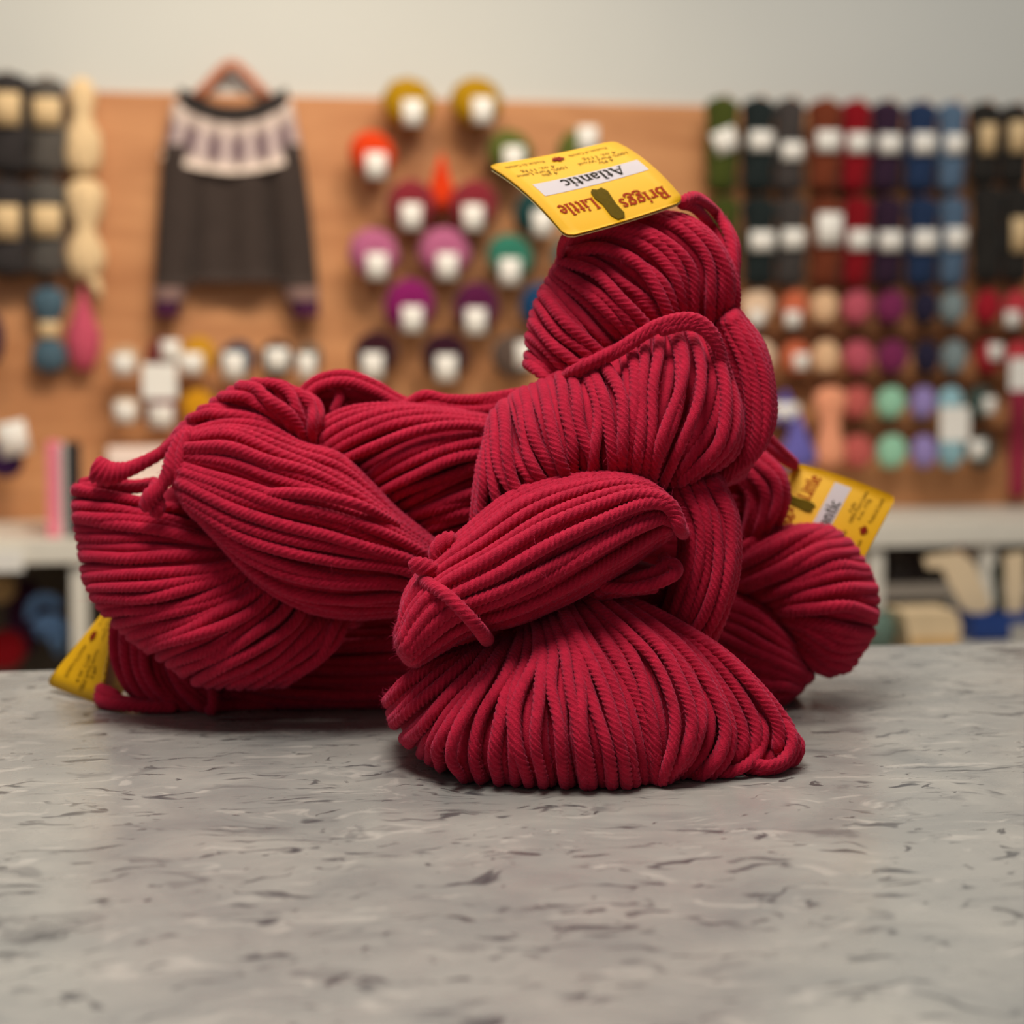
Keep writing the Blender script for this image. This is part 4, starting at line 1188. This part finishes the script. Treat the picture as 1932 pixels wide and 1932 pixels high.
pc = MB().box((c0[0], YW - .202, c1[2]), (c1[0], YW - .2, c0[2]), .0005).build('price_card', M_WHITE)
tag(pc, 'white price card at the right edge under the rosy red balls', 'card')
MB().tube([((c0[0] + c1[0]) / 2, YW - .199, c1[2] - .005), ((c0[0] + c1[0]) / 2, YW - .16, c1[2] + .022), ((c0[0] + c1[0]) / 2, YW - .023, c1[2] + .022)], .002, 6).build('card_hook', M_WOOD, pc)
hank(1922, 726, 944, 40, (150, 44, 66), 'rose red hank hanging long at the right edge above the shelf', GS, off=.08)
M_SHADE_BAR = plain('shade_bar_brown', (112, 66, 34), 0.6, 0.15, 20)  # dark brown bars stand in for the shadow zones between ball rows
for py in (626, 716, 808):
    z = wp(1650, py)[2]
    MB().box((wp(1340, py)[0], YW - .06, z - .010), (wp(2300, py)[0], YW - .018, z + .004), .001).build('shade_bar', M_SHADE_BAR, bd)

# ------------------------------------------------------------------ sweater on its hanger
SO = .05
def sx(px, py): p = wp(px, py, SO); return (p[0], p[2])
M_KNIT = wool('brown_black_knit', (62, 52, 48), sheen=0.2, scale=30, noise=0.12)
M_COLLAR = wool('dark_collar_knit', (50, 44, 42), sheen=0.2, scale=30)
M_CUFFL = wool('mauve_grey_knit', (138, 110, 104), sheen=0.2, scale=60)
M_CUFF = wool('aubergine_knit', (72, 28, 62), sheen=0.2, scale=60)
swc = wp(440, 350, SO)
sw = empty('sweater', swc, 'dark brown sweater with lavender and cream patterned yoke on a hanger', 'sweater')
def yoke_mat():
    m, nt, b = new_mat('yoke_pattern'); N, L = nt.nodes, nt.links
    tc = N.new('ShaderNodeTexCoord')
    sep = N.new('ShaderNodeSeparateXYZ'); L.new(tc.outputs['UV'], sep.inputs[0])
    w1 = N.new('ShaderNodeTexWave'); w1.wave_type = 'BANDS'; w1.bands_direction = 'X'
    w1.inputs['Scale'].default_value = 0.6; w1.inputs['Distortion'].default_value = 1.0; w1.inputs['Detail Scale'].default_value = 3.0; w1.inputs['Detail'].default_value = 2
    L.new(tc.outputs['UV'], w1.inputs['Vector'])
    wr = N.new('ShaderNodeValToRGB'); wr.color_ramp.interpolation = 'LINEAR'
    wr.color_ramp.elements[0].position, wr.color_ramp.elements[1].position = .35, .65
    wr.color_ramp.elements[0].color = lin((96, 72, 82)) + (1,); wr.color_ramp.elements[1].color = lin((190, 170, 168)) + (1,)
    L.new(w1.outputs['Fac'], wr.inputs['Fac'])
    vr = N.new('ShaderNodeValToRGB'); vr.color_ramp.interpolation = 'EASE'
    e = vr.color_ramp.elements
    e[0].position, e[0].color = 0.0, (1, 1, 1, 1); e[1].position, e[1].color = 1.0, (.6, .6, .6, 1)
    for p, v in ((.12, .9), (.34, 0.05), (.66, 0), (.84, .5)):
        q = e.new(p); q.color = (v, v, v, 1)
    w2 = N.new('ShaderNodeTexWave'); w2.wave_type = 'BANDS'; w2.bands_direction = 'X'; w2.wave_profile = 'TRI'; w2.inputs['Scale'].default_value = 1.1
    L.new(tc.outputs['UV'], w2.inputs['Vector'])
    ma = N.new('ShaderNodeMath'); ma.operation = 'MULTIPLY_ADD'; ma.inputs[1].default_value = .16
    L.new(w2.outputs['Fac'], ma.inputs[0]); L.new(sep.outputs['Y'], ma.inputs[2])
    L.new(ma.outputs[0], vr.inputs['Fac'])
    mx = N.new('ShaderNodeMix'); mx.data_type = 'RGBA'
    L.new(vr.outputs['Color'], mx.inputs[0]); L.new(wr.outputs['Color'], mx.inputs[6]); mx.inputs[7].default_value = lin((232, 212, 196)) + (1,)
    L.new(mx.outputs[2], b.inputs['Base Color']); b.inputs['Roughness'].default_value = .9
    return m
def cloth(name, left, right, mat, thick=.022, parent=sw, y=0.0, fold=0.0, uv=False, rows=None, nx=12):
    """a puffed strip of knit between two outlines given in photo pixels (top to bottom)"""
    n = 14
    Lp = resample(np.array([sx(*p) for p in left]), n=n); Rp = resample(np.array([sx(*p) for p in right]), n=n)
    V, Q = [], []
    for side in (0, 1):
        for j in range(n):
            for i in range(nx + 1):
                s = i / nx
                p = Lp[j] * (1 - s) + Rp[j] * s
                d = thick * (max(0, 1 - (2 * s - 1) ** 2)) ** .5 + fold * math.sin(s * 9 + 1.2) * math.sin(math.pi * s)
                yy = -d - y if side == 0 else thick * .3 - y
                V.append((p[0] - swc[0], yy, p[1] - swc[2]))
    m_ = n * (nx + 1)
    idx = np.arange(m_).reshape(n, nx + 1); idb = idx + m_
    q = [np.stack([idx[:-1, :-1], idx[1:, :-1], idx[1:, 1:], idx[:-1, 1:]], -1).reshape(-1, 4), np.stack([idb[:-1, :-1], idb[:-1, 1:], idb[1:, 1:], idb[1:, :-1]], -1).reshape(-1, 4)]
    for a, b in ((idx[0], idb[0]), (idx[-1], idb[-1]), (idx[:, 0], idb[:, 0]), (idx[:, -1], idb[:, -1])):
        q.append(np.stack([a[:-1], a[1:], b[1:], b[:-1]], -1))
    me = mesh_np(name, V, np.vstack(q))
    if uv:
        ul = me.uv_layers.new(name='uv')
        li = np.zeros(len(me.loops), np.int32); me.loops.foreach_get('vertex_index', li)
        k = li % m_
        ul.data.foreach_set('uv', np.stack([(k % (nx + 1)) / nx, 1 - (k // (nx + 1)) / (n - 1)], 1).astype(np.float32).ravel())
    return link(name, me, mat, parent, True)
cloth('body', [(362, 262), (364, 400), (366, 532)], [(512, 262), (516, 400), (524, 532)], M_KNIT, .03, fold=.012)
cloth('sleeve', [(308, 275), (299, 400), (290, 541)], [(380, 275), (376, 400), (362, 541)], M_KNIT, .03, y=.006)
cloth('sleeve', [(500, 275), (514, 400), (526, 541)], [(568, 275), (586, 400), (600, 541)], M_KNIT, .03, y=.006)
cloth('cuff_band', [(290, 543), (289, 567)], [(351, 543), (348, 567)], M_CUFFL, .03, y=.008)
cloth('cuff_band', [(534, 543), (540, 567)], [(600, 543), (601, 567)], M_CUFFL, .03, y=.008)
cloth('cuff', [(290, 566), (290, 596)], [(341, 566), (338, 596)], M_CUFF, .03, y=.006)
cloth('cuff', [(546, 566), (550, 596)], [(601, 566), (602, 596)], M_CUFF, .03, y=.006)
# yoke: a curved band, outer edge below, collar edge above
def band(name, upper, lower, mat, thick, y, uv=False):
    n = 20
    U = resample(np.array([sx(*p) for p in upper]), n=n); Lw = resample(np.array([sx(*p) for p in lower]), n=n)
    V, Q = [], []
    rows = 7
    for side in (0, 1):
        for j in range(rows):
            t = j / (rows - 1)
            for i in range(n):
                s = i / (n - 1)
                p = U[i] * (1 - t) + Lw[i] * t
                d = thick * (max(0, 1 - (2 * s - 1) ** 4)) ** .5
                V.append((p[0] - swc[0], (-d - y) if side == 0 else .004 - y * .2, p[1] - swc[2]))
    m_ = rows * n
    idx = np.arange(m_).reshape(rows, n); idb = idx + m_
    q = [np.stack([idx[:-1, :-1], idx[1:, :-1], idx[1:, 1:], idx[:-1, 1:]], -1).reshape(-1, 4), np.stack([idb[:-1, :-1], idb[:-1, 1:], idb[1:, 1:], idb[1:, :-1]], -1).reshape(-1, 4)]
    for a, b in ((idx[0], idb[0]), (idx[-1], idb[-1]), (idx[:, 0], idb[:, 0]), (idx[:, -1], idb[:, -1])):
        q.append(np.stack([a[:-1], a[1:], b[1:], b[:-1]], -1))
    me = mesh_np(name, V, np.vstack(q))
    if uv:
        ul = me.uv_layers.new(name='uv')
        li = np.zeros(len(me.loops), np.int32); me.loops.foreach_get('vertex_index', li)
        k = li % m_
        ul.data.foreach_set('uv', np.stack([(k % n) / (n - 1) * 3, 1 - (k // n) / (rows - 1)], 1).astype(np.float32).ravel())
    return link(name, me, mat, sw, True)
band('yoke', [(328, 190), (360, 206), (400, 222), (440, 228), (482, 222), (520, 206), (550, 190)], [(304, 298), (340, 314), (390, 325), (437, 330), (485, 325), (535, 312), (572, 294)], yoke_mat(), .034, .006, True)
band('collar', [(338, 166), (368, 184), (400, 199), (437, 204), (474, 199), (508, 184), (540, 166)], [(330, 198), (362, 216), (400, 230), (437, 235), (478, 230), (514, 216), (546, 198)], M_COLLAR, .036, .008)
hg = empty('hanger', wp(437, 150, .032), 'copper coloured wooden hanger holding the patterned sweater', 'hanger')
M_HANG = plain('copper_wood', (186, 112, 78), 0.45, 0.12, 30)
def hp(px, py): return np.array(wp(px, py, .032)) - np.array(wp(437, 150, .032))
MB().tube([hp(366, 186), hp(387, 166), hp(412, 138), hp(428, 124), hp(437, 121), hp(446, 124), hp(462, 138), hp(488, 166), hp(508, 186)], .0100, 10).build('arm', M_HANG, hg, True)
MB().tube([hp(366, 186), hp(400, 208), hp(437, 216), hp(476, 208), hp(508, 186)], .006, 10).build('bar', M_HANG, hg, True)
MB().tube([hp(437, 121), hp(437, 112) + np.array([0, .02, 0]), hp(437, 114) + np.array([0, .05, 0])], .004, 8).build('hook', M_HANG, hg, True)

# ------------------------------------------------------------------ white cubby shelf along the wall
ST = -0.165                                    # top of the shelf
YF = YW - 0.42                                 # its front
def fx(px): return on_y(px, 1020, YF)[0]
sh = empty('cubby_shelf', ((fx(0) + fx(1932)) / 2, YW - .2, -0.93), 'long white cubby shelf along the wall behind the counter', 'shelf')
so = np.array(sh.location)
def sbox(name, lo, hi, mat=M_SHELF, bevel=.002):
    return MB().box(np.array(lo) - so, np.array(hi) - so, bevel).build(name, mat, sh)
XL, XR = fx(-420), fx(2350)
sbox('top_board', (XL, YF - .012, ST - .042), (XR, YW, ST))
for px in (-290, 148, 590, 1030, 1655, 1866, 2300):
    sbox('upright', (fx(px) - .015, YF, -.93), (fx(px) + .015, YW, ST - .042))
for a, b in ((-290, 148), (148, 590), (590, 1030), (1030, 1655)):
    sbox('shelf_board', (fx(a) + .015, YF + .01, -.60), (fx(b) - .015, YW, -.575))
zs = on_y(1740, 1118, YF)[2]
for a, b in ((1655, 1866), (1866, 2300)):
    sbox('shelf_board', (fx(a) + .015, YF + .005, zs - .012), (fx(b) - .015, YW, zs + .012), plain('grey_board', (150, 140, 128), .5, .04))
    sbox('shelf_board', (fx(a) + .015, YF + .01, -.60), (fx(b) - .015, YW, -.575))
sbox('back_panel', (XL, YW - .012, -.93), (XR, YW, ST - .042), plain('shelf_back', (92, 80, 70), .6, .1), 0)
# books and card standing on the shelf
def standing(name, x0, x1, y0, y1, depth, mat, label, cat, group=None, yb=YF + .04, children=()):
    a = on_y(x0, y1, yb); b = on_y(x1, y0, yb)
    r = empty(name, ((a[0] + b[0]) / 2, yb, ST), label, cat, group)
    w = b[0] - a[0]; h = b[2] - ST
    MB().box((-w / 2, 0, 0.001), (w / 2, depth, h), .002).build('cover', mat, r)
    MB().box((-w / 2 + .002, depth - .001, .004), (w / 2 - .002, depth + .004, h - .004)).build('pages', M_WHITE, r)
    return r
standing('book', 90, 113, 838, 1000, .16, plain('pink_cover', (240, 130, 150), .5, .05), 'pink spined book standing on the white shelf at left', 'book', 'books on the white shelf')
standing('book', 114, 125, 842, 1000, .16, plain('grey_white_cover', (206, 198, 192), .5, .05), 'thin pale book between the pink and the black book', 'book', 'books on the white shelf')
standing('book', 126, 152, 840, 1000, .17, plain('black_cover', (34, 34, 34), .5, .05), 'black book standing at the right of the pink book', 'book', 'books on the white shelf')
a = on_y(208, 1000, YF + .12); b = on_y(318, 848, YF + .12)
bx = MB().box((a[0], YF + .12, ST + .001), (b[0], YF + .2, b[2]), .003).build('box', plain('blush_card', (250, 226, 212), .6, .02)); tag(bx, 'blush white box on the shelf seen through the yarn gap', 'box')
MB().box((a[0] - .003, YF + .117, b[2] - .03), (b[0] + .003, YF + .203, b[2] + .003), .002).build('lid', plain('blush_card', (250, 226, 212)), bx)

# things in the left cubby
def cub(px, py, off=-.02): return on_y(px, py, YF - off)
def cubball(px, py, r, rgb, label, sy=1.0, rest=-.575, deep=.14):
    p = cub(px, py, -deep); m = mpp(px, py, YF + deep); s = r * m
    p[2] = max(p[2], rest + s * sy + .003)
    root = empty('yarn_ball', p, label, 'yarn ball', 'yarn in the left cubby')
    b = link('winding', BALLS[(px + r) % 4], wool_rgb(rgb), root); b.scale = (s, s, s * sy)
cubball(4, 1112, 26, (200, 166, 118), 'tan ball peeking in at the left edge of the left cubby')
cubball(10, 1226, 40, (150, 12, 22), 'red ball at the left edge just above the counter')
cubball(48, 1165, 34, (62, 26, 56), 'dark purple hank standing between the red ball and the blue skein', 2.2, deep=.27)
root = empty('yarn_skein', cub(89, 1178, -.12), 'steel blue looped skein in the left cubby', 'yarn', 'yarn in the left cubby')
m = mpp(106, 1176, YF + .12)
for (dx, dy, rr, a0, a1, yy) in ((-4, 22, 27, 200, 20, 0), (4, -14, 27, 160, -70, -.012), (3, -10, 15, 180, -90, -.03), (2, -36, 22, 150, -60, .01)):
    MB().tube([((dx + rr * math.cos(math.radians(a0 + (a1 - a0) * i / 12))) * m, yy, (dy + rr * math.sin(math.radians(a0 + (a1 - a0) * i / 12))) * m) for i in range(13)], 11.5 * m, 12).build('coil', wool_rgb((116, 152, 196)), root, True)
a, b = on_y(-30, 1080, YF - .02), on_y(44, 1038, YF - .02)
pc = MB().box((a[0], YF - .022, a[2]), (b[0], YF - .0195, b[2]), .0005).build('price_card', M_WHITE); tag(pc, 'white shelf ticket on the front of the left cubby', 'card')
MB().box((a[0], YF - .0195, b[2] - .02), (b[0], YF - .012, b[2]), .0005).build('clip', M_SHELF, pc)

# right cubby
def cubbox(name, x0, x1, y0, y1, yb, depth, mat, label, cat, group=None, lid=None):
    a, b = on_y(x0, y1, yb), on_y(x1, y0, yb)
    r = empty(name, ((a[0] + b[0]) / 2, yb, a[2]), label, cat, group)
    w, h = b[0] - a[0], b[2] - a[2]
    MB().box((-w / 2, 0, 0), (w / 2, depth, h), .003).build('body', mat, r)
    if lid: MB().box((-w / 2 - .002, -.002, h * .8), (w / 2 + .002, depth + .002, h + .003), .002).build('lid', lid, r)
    return r
zt = zs + .0125
a = on_y(1700, 1100, YF + .1)
for (x0, x1, y0, rgb, txt) in ((1680, 1712, 1034, (82, 72, 66), 'grey box file in the right cubby, left of two'), (1714, 1746, 1040, (60, 46, 42), 'dark brown box file in the right cubby beside the grey one')):
    aa, bb = on_y(x0, 1100, YF + .08), on_y(x1, y0, YF + .08)
    r = empty('box_file', ((aa[0] + bb[0]) / 2, YF + .08, zt), txt, 'box', 'box files in the right cubby')
    MB().box((-(bb[0] - aa[0]) / 2, 0, 0), ((bb[0] - aa[0]) / 2, .22, bb[2] - zt), .002).build('body', plain('file_%d' % x0, rgb, .6, .1), r)
    MB().box((-(bb[0] - aa[0]) / 5, -.002, .02), ((bb[0] - aa[0]) / 5, 0, .035)).build('finger_hole', M_INK, r)
p = on_y(1822, 1050, YF + .09); m = mpp(1822, 1050, YF)
root = empty('yarn_ball', p, 'orange ball in the right cubby behind the cream sheets', 'yarn ball')
b = link('winding', BALLS[1], wool_rgb((196, 70, 12)), root); b.scale = (34 * m, 34 * m, 36 * m); root.location.z = zt + 36 * m

# low display table between shelf and counter, hidden edge to edge by the counter
ZT = on_y(1750, 1232, 3.0)[2]
lt = empty('display_table', (on_y(1750, 1232, 3.0)[0], 3.1, -.93), 'low grey topped table behind the counter on the right', 'table')
def tb_(name, lo, hi, mat=M_SHELF): return MB().box(np.array(lo) - np.array(lt.location), np.array(hi) - np.array(lt.location), .002).build(name, mat, lt)
tx0, tx1 = on_y(1560, 1232, 3.0)[0], on_y(2150, 1232, 3.0)[0]
tb_('tabletop', (tx0, 2.92, ZT - .025), (tx1, 3.22, ZT), plain('table_grey', (172, 166, 156), .5, .04))
for x in (tx0 + .03, tx1 - .03):
    for y in (2.95, 3.19): tb_('leg', (x - .015, y - .015, -.93), (x + .015, y + .015, ZT - .025))
def tpt(px, y=3.03): return on_y(px, 1232, y)[0]
mt = mpp(1750, 1200, 3.03)
bw = empty('bowl', (tpt(1648), 3.05, ZT), 'grey green round bowl next to the right end of the long skein', 'bowl')
MB().lathe([(.030, 0), (.034, .004), (.042, .022), (.041, .040), (.034, .056), (.031, .058), (.031, .054), (.038, .038), (.038, .02), (.028, .006)], 28).build('body', plain('celadon', (98, 118, 104), .35, .08), bw, True)
MB().lathe([(.029, .0), (.032, -.0005), (.031, .003)], 28).build('foot', plain('celadon_dark', (70, 70, 52), .5, .08), bw)
tr_ = empty('basket', (tpt(1752), 3.05, ZT), 'cream wooden trug standing beside the grey green bowl', 'basket')
w0, w1, hh = 96 * mt / 2, 122 * mt / 2, 76 * mt
mb = MB()
mb.prism([(-w0 * .9, .002), (w0, .002), (w1 * .9, hh * .6), (w1 * .72, hh), (-w1, hh)], -.04, .04); mb.build('body', plain('cream_wood', (226, 198, 156), .6, .08, 20), tr_)
MB().box((-w0 * .92, -.0425, .0), (w0 * 1.02, .0425, hh * .34), .001).build('base_band', plain('tan_wood', (206, 164, 104), .6, .1, 20), tr_)
# blue tray with cream sheets, a marker and a clear bin
ZB = ZT
blx0, blx1 = tpt(1812, 3.14), tpt(2010, 3.14)
tz0, tz1 = on_y(1850, 1186, 3.14)[2], on_y(1850, 1150, 3.14)[2]
bt = empty('tray', ((blx0 + blx1) / 2, 3.14, ZT), 'blue tray holding cream sheets at the right edge', 'tray')
W = (blx1 - blx0) / 2
MB().box((-W, -.045, .004), (W, .045, .010), .001).box((-W, -.045, .01), (W, -.041, tz1 - ZT), .001).box((-W, .041, .01), (W, .045, tz1 - ZT), .001).box((-W, -.041, .01), (-W + .004, .041, tz1 - ZT), .001).box((W - .004, -.041, .01), (W, .041, tz1 - ZT), .001).build('body', plain('blue_plastic', (34, 62, 124), .35, .04), bt)
MB().box((-W * .3, -.05, .0), (W * .35, -.046, tz0 - ZT + .012)).build('front_label', plain('table_grey', (172, 166, 156)), bt)
def sheet(pts, y, label, name='card_sheet', mat=None, th=.004, grp=None):
    q = [on_y(px, py, y) for px, py in pts]
    c = np.mean(q, axis=0)
    o = MB().prism([(p[0] - c[0], p[2] - c[2]) for p in q], -th / 2, th / 2).build(name, mat or plain('cream_card', (232, 206, 168), .6, .03)); o.location = c
    return tag(o, label, 'card', grp)
sheet([(1742, 1052), (1768, 1046), (1812, 1040), (1836, 1062), (1872, 1148), (1830, 1170), (1800, 1120), (1776, 1072), (1748, 1072)], 3.135, 'cream folded sheet leaning left out of the blue tray', grp='sheets in the blue tray')
sheet([(1895, 1046), (1934, 1040), (1930, 1170), (1898, 1170)], 3.135, 'cream sheet standing upright in the blue tray', grp='sheets in the blue tray')
sheet([(1870, 1068), (1886, 1062), (1892, 1160), (1880, 1165)], 3.14, 'dark green upright card between the two cream sheets', 'card_sheet', plain('green_card', (48, 58, 50), .5, .05))
cl = empty('storage_bin', (tpt(1822, 3.19), 3.19, ZT), 'pale translucent bin beside the blue tray', 'bin')
hb = on_y(1820, 1105, 3.19)[2] - ZT
wb = 26 * mt
M_CLEAR, nt_, b_ = new_mat('frosted_plastic'); b_.inputs['Base Color'].default_value = lin((206, 206, 200)) + (1,); b_.inputs['Roughness'].default_value = .35; setc(b_, 'Transmission Weight', .35)
MB().box((-wb, -.025, 0), (wb, .025, hb), .004).build('body', M_CLEAR, cl)
MB().box((-wb - .002, -.027, hb - .008), (wb + .002, .027, hb + .002), .001).build('rim', M_SHELF, cl)
